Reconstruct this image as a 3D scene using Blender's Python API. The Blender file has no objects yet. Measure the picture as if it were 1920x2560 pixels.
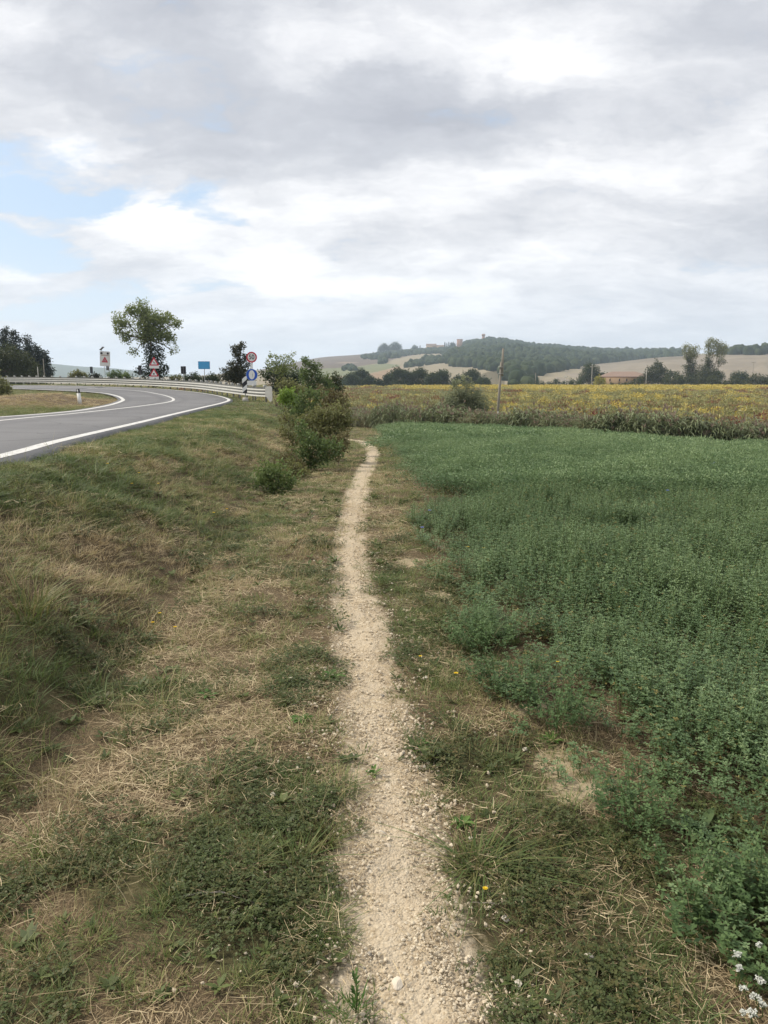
import bpy, math, random
import numpy as np
from mathutils import Vector, Matrix

# ------------------------------------------------------------------ camera, sky, sun, exposure
SC = bpy.context.scene
COL = SC.collection
F, CX, CY, HV = 1900.0, 960.0, 1280.0, 950.0      # focal length and picture centre in photo pixels, horizon row
EYE = 1.6
PITCH = math.atan((CY - HV) / F)
cam = bpy.data.cameras.new('camera')
cam.sensor_fit = 'VERTICAL'; cam.sensor_height = 24.0; cam.lens = 24.0 * F / 2560.0
cam.clip_start = 0.05; cam.clip_end = 20000
camo = bpy.data.objects.new('camera', cam); COL.objects.link(camo)
camo.location = (0, 0, EYE); camo.rotation_euler = (math.pi / 2 - PITCH, 0, 0)
SC.camera = camo

SUN_EL, SUN_AZ = math.radians(45), math.radians(-68)   # azimuth from +Y towards +X
SUN_STRENGTH, SUN_ANGLE = 3.0, 8.0
sl = bpy.data.lights.new('sun', 'SUN'); sl.energy = SUN_STRENGTH; sl.angle = math.radians(SUN_ANGLE); sl.color = (1.0, 0.91, 0.78)
so = bpy.data.objects.new('sun', sl); COL.objects.link(so)
sd = Vector((math.sin(SUN_AZ) * math.cos(SUN_EL), math.cos(SUN_AZ) * math.cos(SUN_EL), math.sin(SUN_EL)))
so.rotation_euler = (-sd).to_track_quat('-Z', 'Y').to_euler()

class NT:
    """small helper to wire shader nodes"""
    def __init__(self, tree):
        self.t = tree; self.n = tree.nodes; self.l = tree.links
    def add(self, typ, **kw):
        nd = self.n.new(typ)
        for k, v in kw.items():
            if k == 'ins':
                for kk, vv in v.items():
                    s = nd.inputs[kk]
                    if hasattr(vv, 'is_linked') or hasattr(vv, 'links'): self.l.new(vv, s)
                    else: s.default_value = vv
            else: setattr(nd, k, v)
        return nd
    def math(self, op, a, b=None, c=None, clamp=False):
        nd = self.n.new('ShaderNodeMath'); nd.operation = op; nd.use_clamp = clamp
        for i, v in enumerate((a, b, c)):
            if v is None: continue
            if isinstance(v, (int, float)): nd.inputs[i].default_value = v
            else: self.l.new(v, nd.inputs[i])
        return nd.outputs[0]
    def sstep(self, v, lo, hi):
        nd = self.n.new('ShaderNodeMapRange'); nd.interpolation_type = 'SMOOTHSTEP'; nd.clamp = True
        self.l.new(v, nd.inputs[0]); nd.inputs[1].default_value = lo; nd.inputs[2].default_value = hi
        return nd.outputs[0]
    def mix(self, f, a, b, typ='MIX'):
        nd = self.n.new('ShaderNodeMix'); nd.data_type = 'RGBA'; nd.blend_type = typ; nd.clamp_factor = True
        for s, v in ((nd.inputs[0], f), (nd.inputs[6], a), (nd.inputs[7], b)):
            if isinstance(v, (int, float)): s.default_value = v
            elif isinstance(v, tuple): s.default_value = (*v[:3], 1)
            else: self.l.new(v, s)
        return nd.outputs[2]
    def ramp(self, f, stops, interp='LINEAR'):
        nd = self.n.new('ShaderNodeValToRGB'); cr = nd.color_ramp; cr.interpolation = interp
        while len(cr.elements) < len(stops): cr.elements.new(0.5)
        for e, (p, c) in zip(cr.elements, stops): e.position = p; e.color = (*c, 1)
        self.l.new(f, nd.inputs[0]); return nd.outputs[0]
    def noise(self, vec, scale, detail=4, rough=0.5, dist=0.0):
        nd = self.n.new('ShaderNodeTexNoise'); nd.inputs['Scale'].default_value = scale
        nd.inputs['Detail'].default_value = detail; nd.inputs['Roughness'].default_value = rough
        nd.inputs['Distortion'].default_value = dist
        if vec is not None: self.l.new(vec, nd.inputs['Vector'])
        return nd.outputs[0]

W = bpy.data.worlds.new('World'); SC.world = W; W.use_nodes = True
wt = NT(W.node_tree); wt.n.clear()
SKY_STRENGTH = 0.1
SKY_BRIGHT = [(450, 60, 230, 120, -.10), (830, 265, 230, 85, -.12), (430, 335, 170, 60, -.10), (1300, 235, 260, 60, -.05), (1500, 20, 260, 70, -.09), (90, 195, 150, 50, -.06), (1600, 490, 180, 50, -.05), (1050, 520, 260, 40, -.04), (830, 0, 200, 40, -.05),
              (330, 130, 110, 60, .10), (650, 120, 170, 90, .07), (150, 325, 100, 45, .17), (1230, 110, 200, 60, .07), (1260, 365, 210, 50, .09), (1620, 290, 80, 70, .09), (300, 490, 110, 45, .15), (540, 570, 130, 40, .17), (720, 622, 200, 28, .17), (30, 50, 90, 60, .08), (1250, 545, 200, 28, .09), (1600, 585, 150, 28, .10), (450, 690, 240, 18, .07), (40, 590, 60, 30, .12), (720, 400, 160, 60, .04)]
SKY_THIN = [(30, 400, 85, 75, .25), (200, 430, 120, 38, .26), (20, 530, 100, 50, .27), (430, 440, 80, 30, .22), (130, 560, 110, 30, .20), (250, 640, 260, 26, .20), (480, 480, 60, 20, .15), (40, 680, 160, 20, .18), (950, 650, 300, 18, .08), (-250, 460, 200, 120, .22)]
def sky_p(u, v):
    d = ray_sky(u, v); return d[0] / (d[2] + SKY_D), d[1] / (d[2] + SKY_D)
def ray_sky(u, v):
    a, b = (u - CX) / F, (CY - v) / F; d = Vector((a, math.cos(PITCH) + b * math.sin(PITCH), -math.sin(PITCH) + b * math.cos(PITCH))); d.normalize(); return d
SKY_D = 0.30
def build_sky():
    sky = wt.add('ShaderNodeTexSky', sky_type='NISHITA', sun_disc=False, sun_elevation=SUN_EL, sun_rotation=SUN_AZ,
                 air_density=1.0, dust_density=2.0, ozone_density=1.0)
    tc = wt.add('ShaderNodeTexCoord'); sep = wt.add('ShaderNodeSeparateXYZ', ins={0: tc.outputs['Generated']})
    z = wt.math('MAXIMUM', sep.outputs[2], 0.0)
    den = wt.math('ADD', z, SKY_D)
    px = wt.math('DIVIDE', sep.outputs[0], den); py = wt.math('DIVIDE', sep.outputs[1], den)
    def comb(a, b_, c): return wt.add('ShaderNodeCombineXYZ', ins={0: a, 1: b_, 2: c}).outputs[0]
    P0 = comb(wt.math('MULTIPLY', px, 2.6), wt.math('MULTIPLY', py, 3.4), 3.7); P1 = comb(wt.math('MULTIPLY_ADD', px, 2.6, 9.0), wt.math('MULTIPLY_ADD', py, 3.4, 5.0), 8.1)
    w1 = wt.math('SUBTRACT', wt.noise(P0, 1.0, 7, .6), .5); w2 = wt.math('SUBTRACT', wt.noise(P1, 1.0, 7, .6), .5)
    qx = wt.math('MULTIPLY_ADD', w1, .42, px); qy = wt.math('MULTIPLY_ADD', w2, .36, py)      # ragged by turbulence
    def blobs(lst):
        tot = None
        for dx, dy, rx, ry, a in lst:
            u, v = dx * 1920 / 1659, dy * 1920 / 1659; c = sky_p(u, v); ex = abs(sky_p(u + rx * 1.157, v)[0] - c[0]); ey = abs(sky_p(u, v + ry * 1.157)[1] - c[1])
            ax = wt.math('MULTIPLY', wt.math('SUBTRACT', qx, c[0]), 1 / ex); ay = wt.math('MULTIPLY', wt.math('SUBTRACT', qy, c[1]), 1 / ey)
            r2 = wt.math('MULTIPLY_ADD', ax, ax, wt.math('MULTIPLY', ay, ay)); g = wt.math('MULTIPLY', wt.math('EXPONENT', wt.math('MULTIPLY', r2, -1.0)), a * 1.15)
            tot = g if tot is None else wt.math('ADD', tot, g)
        return tot
    big = wt.noise(comb(wt.math('MULTIPLY_ADD', qx, 1.4, .3), wt.math('MULTIPLY_ADD', qy, 2.2, 11.3), .4), 1.0, 5, .5)
    mid = wt.noise(comb(wt.math('MULTIPLY_ADD', qx, 4.0, 1.0), wt.math('MULTIPLY_ADD', qy, 6.0, 4.0), 2.2), 1.0, 9, .6)
    fine = wt.noise(comb(wt.math('MULTIPLY_ADD', px, 11.0, 3.0), wt.math('MULTIPLY_ADD', py, 17.0, 2.0), 5.2), 1.0, 7, .62)
    n = wt.math('ADD', wt.math('MULTIPLY', wt.math('SUBTRACT', big, .5), .42), wt.math('ADD', wt.math('MULTIPLY', wt.math('SUBTRACT', mid, .5), .34), wt.math('MULTIPLY', wt.math('SUBTRACT', fine, .5), .12)))
    b = wt.math('ADD', wt.math('ADD', n, blobs(SKY_BRIGHT)), 0.50)
    k = 1.0 / SKY_STRENGTH
    ccol = wt.ramp(b, [(0.30, (.385, .40, .445)), (0.41, (.48, .495, .535)), (0.49, (.60, .61, .64)), (0.55, (.71, .715, .735)), (0.62, (.83, .83, .84)), (.72, (.93, .925, .91))])
    cov = wt.math('SUBTRACT', wt.math('ADD', wt.math('MULTIPLY', mid, 0.55), wt.math('ADD', wt.math('MULTIPLY', fine, .20), wt.math('MULTIPLY', big, .25))), blobs(SKY_THIN))
    mask = wt.sstep(cov, 0.24, 0.43)
    blue = wt.mix(0.6, wt.mix(1.0, sky.outputs[0], (.10, .10, .10), 'MULTIPLY'), (.47, .61, .78))
    col = wt.mix(mask, blue, ccol)
    veil = wt.math('SUBTRACT', 1.0, wt.sstep(z, 0.0, 0.20))
    col = wt.mix(wt.math('MULTIPLY', veil, 0.55), col, (.70, .755, .825))
    vm = wt.add('ShaderNodeVectorMath', operation='SCALE', ins={0: col}); vm.inputs['Scale'].default_value = k
    bg = wt.add('ShaderNodeBackground', ins={'Color': vm.outputs[0], 'Strength': SKY_STRENGTH})
    out = wt.add('ShaderNodeOutputWorld', ins={0: bg.outputs[0]})
build_sky()

SC.view_settings.view_transform = 'Standard'; SC.view_settings.look = 'None'
SC.view_settings.exposure = 0.45; SC.view_settings.gamma = 1.0; SC.view_settings.use_curve_mapping = False
SC.render.engine = 'CYCLES'
cy = SC.cycles
cy.use_denoising = True
try: cy.denoiser = 'OPENIMAGEDENOISE'
except Exception: pass
cy.max_bounces = 5; cy.diffuse_bounces = 3; cy.glossy_bounces = 2; cy.transmission_bounces = 3; cy.volume_bounces = 1
cy.transparent_max_bounces = 4; cy.caustics_reflective = False; cy.caustics_refractive = False
cy.use_adaptive_sampling = True; cy.adaptive_threshold = 0.015
cy.sample_clamp_indirect = 4.0

rng = np.random.default_rng(7)
random.seed(7)

# ------------------------------------------------------------------ picture <-> place
CP, SP = math.cos(PITCH), math.sin(PITCH)
def ray(u, v):
    a = (np.asarray(u, float) - CX) / F; b = (CY - np.asarray(v, float)) / F
    return np.stack([a, CP + b * SP, -SP + b * CP], -1)
def at(u, v, Y):
    """the point seen at photo pixel (u, v) at forward distance Y"""
    d = ray(u, v); t = Y / d[..., 1]
    return d * t[..., None] + np.array([0, 0, EYE])
def proj(x, y, z):
    zz = z - EYE
    fwd = y * CP - zz * SP; up = y * SP + zz * CP
    fwd = np.where(np.abs(fwd) < 1e-6, 1e-6, fwd)
    return CX + F * x / fwd, CY - F * up / fwd
D2S = 1920.0 / 1659.0

_lat = {}
def vnoise(x, y, seed=0):
    if seed not in _lat: _lat[seed] = np.random.default_rng(1000 + seed).random((256, 256))
    L = _lat[seed]
    xi = np.floor(x).astype(int); yi = np.floor(y).astype(int); fx = x - xi; fy = y - yi
    fx = fx * fx * (3 - 2 * fx); fy = fy * fy * (3 - 2 * fy)
    g = lambda i, j: L[i & 255, j & 255]
    return (g(xi, yi) * (1 - fx) + g(xi + 1, yi) * fx) * (1 - fy) + (g(xi, yi + 1) * (1 - fx) + g(xi + 1, yi + 1) * fx) * fy
def fbm(x, y, seed=0, oct=4, gain=0.5):
    s = 0; a = 1; tot = 0
    for o in range(oct):
        s = s + a * vnoise(x * 2 ** o + 17.3 * o, y * 2 ** o - 9.1 * o, seed + o); tot += a; a *= gain
    return s / tot
def sstep(v, lo, hi):
    t = np.clip((v - lo) / (hi - lo), 0, 1); return t * t * (3 - 2 * t)
def softplus(v, s): return s * np.logaddexp(0, v / s)
def inpoly(px, py, poly):
    poly = np.asarray(poly, float); inside = np.zeros(np.shape(px), bool); n = len(poly)
    for i in range(n):
        x1, y1 = poly[i]; x2, y2 = poly[(i + 1) % n]
        c = ((y1 > py) != (y2 > py)) & (px < (x2 - x1) * (py - y1) / (y2 - y1 + 1e-12) + x1)
        inside ^= c
    return inside
def signed_dist(px, py, line):
    """distance to a polyline, positive on its left"""
    best = np.full(np.shape(px), 1e9); sg = np.zeros(np.shape(px))
    for (x1, y1), (x2, y2) in zip(line[:-1], line[1:]):
        dx, dy = x2 - x1, y2 - y1; L2 = dx * dx + dy * dy
        t = np.clip(((px - x1) * dx + (py - y1) * dy) / L2, 0, 1)
        d = np.hypot(px - (x1 + t * dx), py - (y1 + t * dy)); cr = dx * (py - y1) - dy * (px - x1)
        m = d < best - 1e-9
        best = np.where(m, d, best); sg = np.where(m, np.sign(cr), sg)
    return best * np.where(sg == 0, 1, sg)

# ------------------------------------------------------------------ the lie of the land
# road surface: heights estimated from the photograph at (column, row, distance)
RC = [(0, 1145, 7.2), (145, 1106, 9.8), (289, 1072, 13.5), (434, 1038, 22), (520, 1018, 31), (573, 1005, 40), (480, 980, 55), (100, 964, 73), (0, 960, 79),
      (0, 1053, 15.5), (174, 1036, 21), (289, 1024, 26), (434, 1000, 42), (380, 978, 52), (220, 968, 60), (100, 965, 66),
      (0, 1044, 21), (174, 1030, 26), (231, 1022, 30), (307, 1000, 41), (246, 982, 47), (29, 972, 58), (-500, 1400, 3.2), (-400, 1120, 9.5)]
_rp = np.array([at(u, v, t) for u, v, t in RC])
def _pb(x, y): return np.stack([np.ones_like(x), x, y, x * x, x * y, y * y], -1)
_sc = np.array([1, 10, 30, 100, 300, 900.])
_A = _pb(_rp[:, 0], _rp[:, 1]) / _sc
_cf = np.linalg.solve(_A.T @ _A + 0.02 * np.diag([0, 0, 0, 1, 1, 1.]), _A.T @ _rp[:, 2]) / _sc
def zroad(x, y):
    xx = np.clip(x, -38, -2.0); yy = np.clip(y, 2, 80)
    return np.clip(_pb(xx, yy) @ _cf, 0.1, 1.3)
FOOT = [(-1.45, -12), (-1.5, 3), (-1.75, 8), (-1.85, 11), (-1.7, 17), (-2.0, 26), (-3.0, 38), (-4.2, 44.5), (-7.6, 51), (-11.7, 58.8), (-17.9, 66.2), (-24.2, 72), (-32.2, 77.6), (-80, 105), (-500, 180)]
PATH_D = [(905, 2280, 330), (895, 2180, 300), (868, 2000, 235), (845, 1800, 215), (835, 1650, 175), (800, 1500, 140), (778, 1350, 122), (757, 1250, 88),
          (755, 1180, 70), (768, 1080, 56), (783, 1030, 44), (803, 990, 32), (808, 974, 30), (795, 962, 40), (768, 951, 50)]
def hbase(x, y):
    A = 0.043 * softplus(y - 11, 3.0) + 0.06 * softplus(x - 4.5, 1.5)
    return -(A - softplus(A - 2.35, 0.25))
def height(x, y):
    x = np.asarray(x, float); y = np.asarray(y, float)
    d = signed_dist(x, y, FOOT)
    wd = np.interp(y, [0, 5, 12, 28, 45], [1.35, 1.55, 1.9, 2.5, 2.75]); w = sstep(d, -0.1, wd); w = np.clip(.35 * w + .65 * np.clip(d / wd, 0, 1), 0, 1)
    hb = hbase(x, y)
    near = np.exp(-(np.hypot(x, y) / 60) ** 2)
    rough = ((fbm(x * 1.1, y * 1.1, 3, 3) - .5) * 0.10 + (fbm(x * 5, y * 5, 9, 3) - .5) * 0.035) * near
    bankn = (fbm(x * 0.9 + 5, y * 0.9, 21, 3) - .5) * 0.28 * np.clip(w * (1 - w) * 4, 0, 1)
    md = np.hypot((x + 14.8) / 3.6, (y - 33.5) / 5.0)
    zl = zroad(x, y) - 0.055 + 0.42 * np.exp(-md ** 2 * 1.2) * sstep(signed_dist(x, y, INNER), .5, 2.6)
    rough = rough * np.where(d > 2.6, 0.35, 1)
    return hb * (1 - w) + zl * w + rough + bankn - .05 * np.exp(-((d + .05) / .35) ** 2) * (y < 30)
def gp(u, v, dz=0.0, surf=None):
    """where the line of sight through photo pixel (u, v) meets the ground (raised by dz)"""
    f = surf or height
    d = ray(u, v); ys = np.geomspace(0.8, 400, 900)
    X = d[0] / d[1] * ys; Z = EYE + d[2] / d[1] * ys
    g = f(X, ys) + dz; k = np.argmax(Z < g)
    if not (Z < g).any(): k = 899
    if k == 0: k = 1
    a0 = Z[k - 1] - g[k - 1]; a1 = Z[k] - g[k]; t = a0 / (a0 - a1 + 1e-9)
    yy = ys[k - 1] + t * (ys[k] - ys[k - 1])
    return np.array([d[0] / d[1] * yy, yy, float(f(np.array([d[0] / d[1] * yy]), np.array([yy]))[0])])
def onroad(pts):
    """photo pixels carried onto the road surface"""
    out = []
    for q in pts:
        if len(q) == 3: out.append((q[0], q[1])); continue
        p = gp(q[0], q[1], surf=lambda x, y: zroad(x, y)); out.append((p[0], p[1]))
    return out
INNER = onroad([(-9.6, -4, 0), (-10.0, 6, 0), (0, 1044), (174, 1030), (231, 1022), (280, 1012), (305, 1003), (306, 998), (290, 990), (246, 982), (140, 976), (29, 972)]) + [(-90, 115)]
_pc = [(gp(x * D2S, y * D2S), w) for x, y, w in PATH_D]
PATH_Y = np.array([p[1] for p, w in _pc]); PATH_X = np.array([p[0] for p, w in _pc])
PATH_W = np.array([w * D2S / F * p[1] / 2 for p, w in _pc])
o = np.argsort(PATH_Y); PATH_Y, PATH_X, PATH_W = PATH_Y[o], PATH_X[o], PATH_W[o]
PATH_W = np.clip(PATH_W * np.interp(PATH_Y, [1.5, 2.6, 4, 9, 20], [1.1, .88, .74, .64, .70]), 0.10, 0.2)
PATH_Y = np.concatenate([[-3], PATH_Y, [PATH_Y[-1] + 5, PATH_Y[-1] + 16]]); PATH_X = np.concatenate([[PATH_X[0] + .1], PATH_X, [PATH_X[-1] - 2.0, PATH_X[-1] - 4.5]])
PATH_W = np.concatenate([[PATH_W[0]], PATH_W, [0.2, 0.2]])
def path_d(x, y): return np.abs(x - np.interp(y, PATH_Y, PATH_X)), np.interp(y, PATH_Y, PATH_W)
EDGE_D = [(835, 962), (868, 1010), (890, 1080), (912, 1170), (940, 1250), (985, 1330), (1045, 1430), (1120, 1510), (1215, 1590), (1300, 1690), (1365, 1790), (1410, 1880), (1460, 1990), (1515, 2090), (1610, 2190), (1690, 2260)]
_e = np.array([gp(x * D2S, y * D2S) for x, y in EDGE_D]); _e = _e[np.argsort(_e[:, 1])]
EDGE_Y = np.concatenate([[-3], _e[:, 1], [_e[-1, 1] + 12, 70]]); EDGE_X = np.concatenate([[_e[0, 0] + .3], _e[:, 0], [_e[-1, 0] + .2, _e[-1, 0] - 1.0]])
def field_in(x, y): return x - np.interp(y, EDGE_Y, EDGE_X)
REED_D = [(1900, 985), (1659, 965), (1500, 957), (1350, 946), (1200, 935), (1060, 926), (900, 917), (760, 911)]
_r = np.array([gp(x * D2S, y * D2S, 0.38) for x, y in REED_D])
REED = [(70, 16), (26, 31.5), (17.7, 34.2), (13.6, 35.0), (11.3, 36.6), (9.1, 39.6), (6.0, 44.0), (2.2, 51.0), (-2.6, 60.7), (-6, 66.7), (-30, 92)]
def reed_d(x, y): return -signed_dist(x, y, REED)       # positive beyond the reeds
print('path', np.round(np.c_[PATH_X, PATH_Y, PATH_W], 2).tolist()); print('edge', np.round(_e, 2).tolist()); print('reed', np.round(_r, 1).tolist())

# ------------------------------------------------------------------ mesh and object helpers
def link(name, me, parent=None, loc=None):
    ob = bpy.data.objects.new(name, me); COL.objects.link(ob)
    if parent is not None: ob.parent = parent
    if loc is not None: ob.location = loc
    return ob
def empty(name, loc=(0, 0, 0), rz=0.0):
    ob = bpy.data.objects.new(name, None); COL.objects.link(ob); ob.location = loc; ob.rotation_euler = (0, 0, rz); ob.empty_display_size = .2
    return ob
def tag(ob, label=None, cat=None, group=None, kind=None):
    if label: ob['label'] = label
    if cat: ob['category'] = cat
    if group: ob['group'] = group
    if kind: ob['kind'] = kind
    return ob
class MB:
    """collects faces (quads or polygons) for one mesh; tint is a value per vertex"""
    def __init__(self): self.v = []; self.f = []; self.t = []; self.m = []; self.n = 0
    def quads(self, V, Q, tint=0.5, mi=0):
        V = np.asarray(V, float).reshape(-1, 3); Q = np.asarray(Q, int)
        self.v.append(V); self.f.append((Q + self.n)); self.m.append(np.full(len(Q), mi))
        self.t.append(np.broadcast_to(np.asarray(tint, float), (len(V),)).copy()); self.n += len(V); return self
    def box(self, c, s, R=None, tint=.5, mi=0, taper=1.0):
        x, y, z = np.array(s) / 2.0
        V = np.array([[-x, -y, -z], [x, -y, -z], [x, y, -z], [-x, y, -z], [-x * taper, -y * taper, z], [x * taper, -y * taper, z], [x * taper, y * taper, z], [-x * taper, y * taper, z]])
        if R is not None: V = V @ np.array(R).T
        return self.quads(V + np.array(c), [[0, 3, 2, 1], [4, 5, 6, 7], [0, 1, 5, 4], [1, 2, 6, 5], [2, 3, 7, 6], [3, 0, 4, 7]], tint, mi)
    def tube(self, P, r, n=8, tint=.5, mi=0, caps=True):
        P = np.asarray(P, float); r = np.broadcast_to(np.asarray(r, float), (len(P),))
        T = np.gradient(P, axis=0); T /= np.linalg.norm(T, axis=1)[:, None] + 1e-9
        ref = np.array([0.13, 0.97, 0.2]) if abs(T[0] @ np.array([0.13, 0.97, 0.2])) < 0.9 else np.array([1., 0, 0])
        A = np.cross(T, ref); A /= np.linalg.norm(A, axis=1)[:, None] + 1e-9; B = np.cross(T, A)
        an = np.arange(n) * 2 * np.pi / n
        V = P[:, None] + r[:, None, None] * (np.cos(an)[None, :, None] * A[:, None] + np.sin(an)[None, :, None] * B[:, None])
        k = len(P); i = np.arange(k - 1)[:, None] * n; j = np.arange(n)[None]; j2 = (j + 1) % n
        Q = np.stack([i + j, i + j2, i + n + j2, i + n + j], -1).reshape(-1, 4)
        V = V.reshape(-1, 3)
        if caps:
            b = len(V); V = np.vstack([V, P[0], P[-1]])
            jj = np.arange(n); jn = (jj + 1) % n; o2 = (k - 1) * n
            # caps as triangles written as quads with a doubled centre are degenerate, so fan in pairs
            capq = [[b, jn[a + 1] if n % 2 == 0 else jn[a], jn[a], jj[a]] for a in range(0, n - 1, 2)] if n % 2 == 0 else []
            capt = [[b + 1, o2 + jj[a], o2 + jn[a], o2 + jn[a + 1]] for a in range(0, n - 1, 2)] if n % 2 == 0 else []
            Q = np.vstack([Q, capq, capt]) if capq else Q
        return self.quads(V, Q, tint, mi)
    def leaves(self, C, D, N, L, Wd, tint, fold=0.15, mi=0):
        """diamond leaves: base C, direction D, normal N"""
        n = len(C); L = np.broadcast_to(L, (n,))[:, None]; Wd = np.broadcast_to(Wd, (n,))[:, None]
        S = np.cross(D, N); S /= np.linalg.norm(S, axis=1)[:, None] + 1e-9; N2 = np.cross(S, D)
        V = np.stack([C, C + D * L * .5 + S * Wd / 2 + N2 * Wd * fold, C + D * L, C + D * L * .5 - S * Wd / 2 + N2 * Wd * fold], 1)
        Q = np.arange(4 * n).reshape(n, 4)
        return self.quads(V, Q, np.repeat(np.broadcast_to(tint, (n,)), 4), mi)
    def strips(self, P, S, w, tint, mi=0):
        """P (n,k,3) centre lines, S (n,3) side vectors, w (n,k) or (k,) widths"""
        n, k, _ = P.shape; w = np.broadcast_to(w, (n, k))[..., None]
        V = np.stack([P - S[:, None] * w / 2, P + S[:, None] * w / 2], 2).reshape(-1, 3)
        b = (np.arange(n) * 2 * k)[:, None] + (np.arange(k - 1) * 2)[None]
        Q = np.stack([b, b + 1, b + 3, b + 2], -1).reshape(-1, 4)
        return self.quads(V, Q, np.repeat(np.broadcast_to(tint, (n,)), 2 * k), mi)
    def mesh(self, name, mats, smooth=False):
        V = np.vstack(self.v); Fq = np.vstack(self.f); me = bpy.data.meshes.new(name)
        me.vertices.add(len(V)); me.vertices.foreach_set('co', V.ravel().astype(np.float32))
        me.loops.add(Fq.size); me.loops.foreach_set('vertex_index', Fq.ravel().astype(np.int32))
        me.polygons.add(len(Fq)); me.polygons.foreach_set('loop_start', np.arange(0, Fq.size, 4, dtype=np.int32))
        for m in (mats if isinstance(mats, (list, tuple)) else [mats]): me.materials.append(m)
        me.polygons.foreach_set('material_index', np.concatenate(self.m).astype(np.int32))
        if smooth: me.polygons.foreach_set('use_smooth', np.ones(len(Fq), bool))
        a = me.attributes.new('tint', 'FLOAT', 'POINT'); a.data.foreach_set('value', np.concatenate(self.t).astype(np.float32))
        me.update(calc_edges=True); me.validate(); return me
    def build(self, name, mats, parent=None, smooth=False): return link(name, self.mesh(name, mats, smooth), parent)
def unit(v): return v / (np.linalg.norm(v, axis=-1, keepdims=True) + 1e-9)
def rdir(n, rg=None, zmin=-1, zmax=1):
    rg = rg or rng; z = rg.uniform(zmin, zmax, n); a = rg.uniform(0, 2 * np.pi, n); r = np.sqrt(1 - z * z)
    return np.stack([r * np.cos(a), r * np.sin(a), z], -1)
def poly_mesh(name, V, Fs, mats, mi=None, smooth=False):
    me = bpy.data.meshes.new(name); me.from_pydata([tuple(map(float, v)) for v in V], [], [tuple(map(int, f)) for f in Fs])
    for m in (mats if isinstance(mats, (list, tuple)) else [mats]): me.materials.append(m)
    if mi is not None: me.polygons.foreach_set('material_index', mi)
    if smooth: me.polygons.foreach_set('use_smooth', [True] * len(Fs))
    me.update(); return me
def prism(pts, th):
    """flat outline (x, z) given thickness along y"""
    n = len(pts); V = [(x, -th / 2, z) for x, z in pts] + [(x, th / 2, z) for x, z in pts]
    Fs = [list(range(n)), list(range(2 * n - 1, n - 1, -1))] + [[i, i + n, (i + 1) % n + n, (i + 1) % n] for i in range(n)]
    return V, Fs
def ring(ro, ri, th, n=40):
    a = [2 * math.pi * i / n for i in range(n)]; V = []
    for y in (-th / 2, th / 2):
        V += [(ro * math.cos(t), y, ro * math.sin(t)) for t in a] + [(ri * math.cos(t), y, ri * math.sin(t)) for t in a]
    Fs = []
    for i in range(n):
        j = (i + 1) % n
        Fs += [[i, j, n + j, n + i], [2 * n + i, 3 * n + i, 3 * n + j, 2 * n + j], [i, 2 * n + i, 2 * n + j, j], [n + i, n + j, 3 * n + j, 3 * n + i]]
    return V, Fs
def rounded(w, h, r, n=5):
    P = []
    for cx_, cz, a0 in ((w / 2 - r, h / 2 - r, 0), (-w / 2 + r, h / 2 - r, 90), (-w / 2 + r, -h / 2 + r, 180), (w / 2 - r, -h / 2 + r, 270)):
        for i in range(n + 1):
            a = math.radians(a0 + 90 * i / n); P.append((cx_ + r * math.cos(a), cz + r * math.sin(a)))
    return P

# ------------------------------------------------------------------ materials
def new_mat(name):
    m = bpy.data.materials.new(name); m.use_nodes = True; t = NT(m.node_tree); t.n.clear()
    t.out = t.add('ShaderNodeOutputMaterial'); return m, t
def finish(t, col, rough=.7, spec=.3, metal=0.0, bump=None, bstr=.3, bdist=.01, trans=0.0, tcol=None):
    b = t.add('ShaderNodeBsdfPrincipled', ins={'Roughness': rough, 'Specular IOR Level': spec, 'Metallic': metal})
    if isinstance(col, tuple): b.inputs['Base Color'].default_value = (*col, 1)
    else: t.l.new(col, b.inputs['Base Color'])
    if bump is not None:
        bp = t.add('ShaderNodeBump', ins={'Height': bump, 'Strength': bstr, 'Distance': bdist}); t.l.new(bp.outputs[0], b.inputs['Normal'])
    sh = b.outputs[0]
    if trans > 0:
        tr = t.add('ShaderNodeBsdfTranslucent')
        if tcol is None: tcol = col
        if isinstance(tcol, tuple): tr.inputs[0].default_value = (*tcol, 1)
        else: t.l.new(tcol, tr.inputs[0])
        mx = t.add('ShaderNodeMixShader', ins={0: trans, 1: sh, 2: tr.outputs[0]}); sh = mx.outputs[0]
    t.l.new(sh, t.out.inputs[0])
def leaf_mat(name, stops, trans=.28, rough=.55, spec=.25, inst=False, nscale=0.6, rnd=0.25, namp=0.35):
    m, t = new_mat(name)
    a = t.add('ShaderNodeAttribute', attribute_name='tint').outputs['Fac']
    if inst:
        base = t.add('ShaderNodeAttribute', attribute_type='INSTANCER', attribute_name='itint').outputs['Fac']
    else: base = t.math('MULTIPLY', 0.5, 1.0)
    r = t.add('ShaderNodeObjectInfo').outputs['Random']
    pos = t.add('ShaderNodeNewGeometry').outputs['Position']
    nz = t.noise(pos, nscale, 3, .6)
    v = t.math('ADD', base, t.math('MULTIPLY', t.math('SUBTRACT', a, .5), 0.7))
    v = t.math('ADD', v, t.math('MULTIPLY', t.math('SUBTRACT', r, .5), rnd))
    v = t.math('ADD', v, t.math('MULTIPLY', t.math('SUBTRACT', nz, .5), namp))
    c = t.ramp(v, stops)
    finish(t, c, rough, spec, trans=trans); return m
def flat_mat(name, col, rough=.6, spec=.3, metal=0.0, var=.15, scale=8.0, bstr=.0):
    m, t = new_mat(name)
    pos = t.add('ShaderNodeTexCoord').outputs['Object']
    n = t.noise(pos, scale, 5, .6)
    c = t.mix(n, tuple(x * (1 - var) for x in col), tuple(min(1, x * (1 + var)) for x in col))
    finish(t, c, rough, spec, metal, bump=n if bstr else None, bstr=bstr); return m

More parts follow.
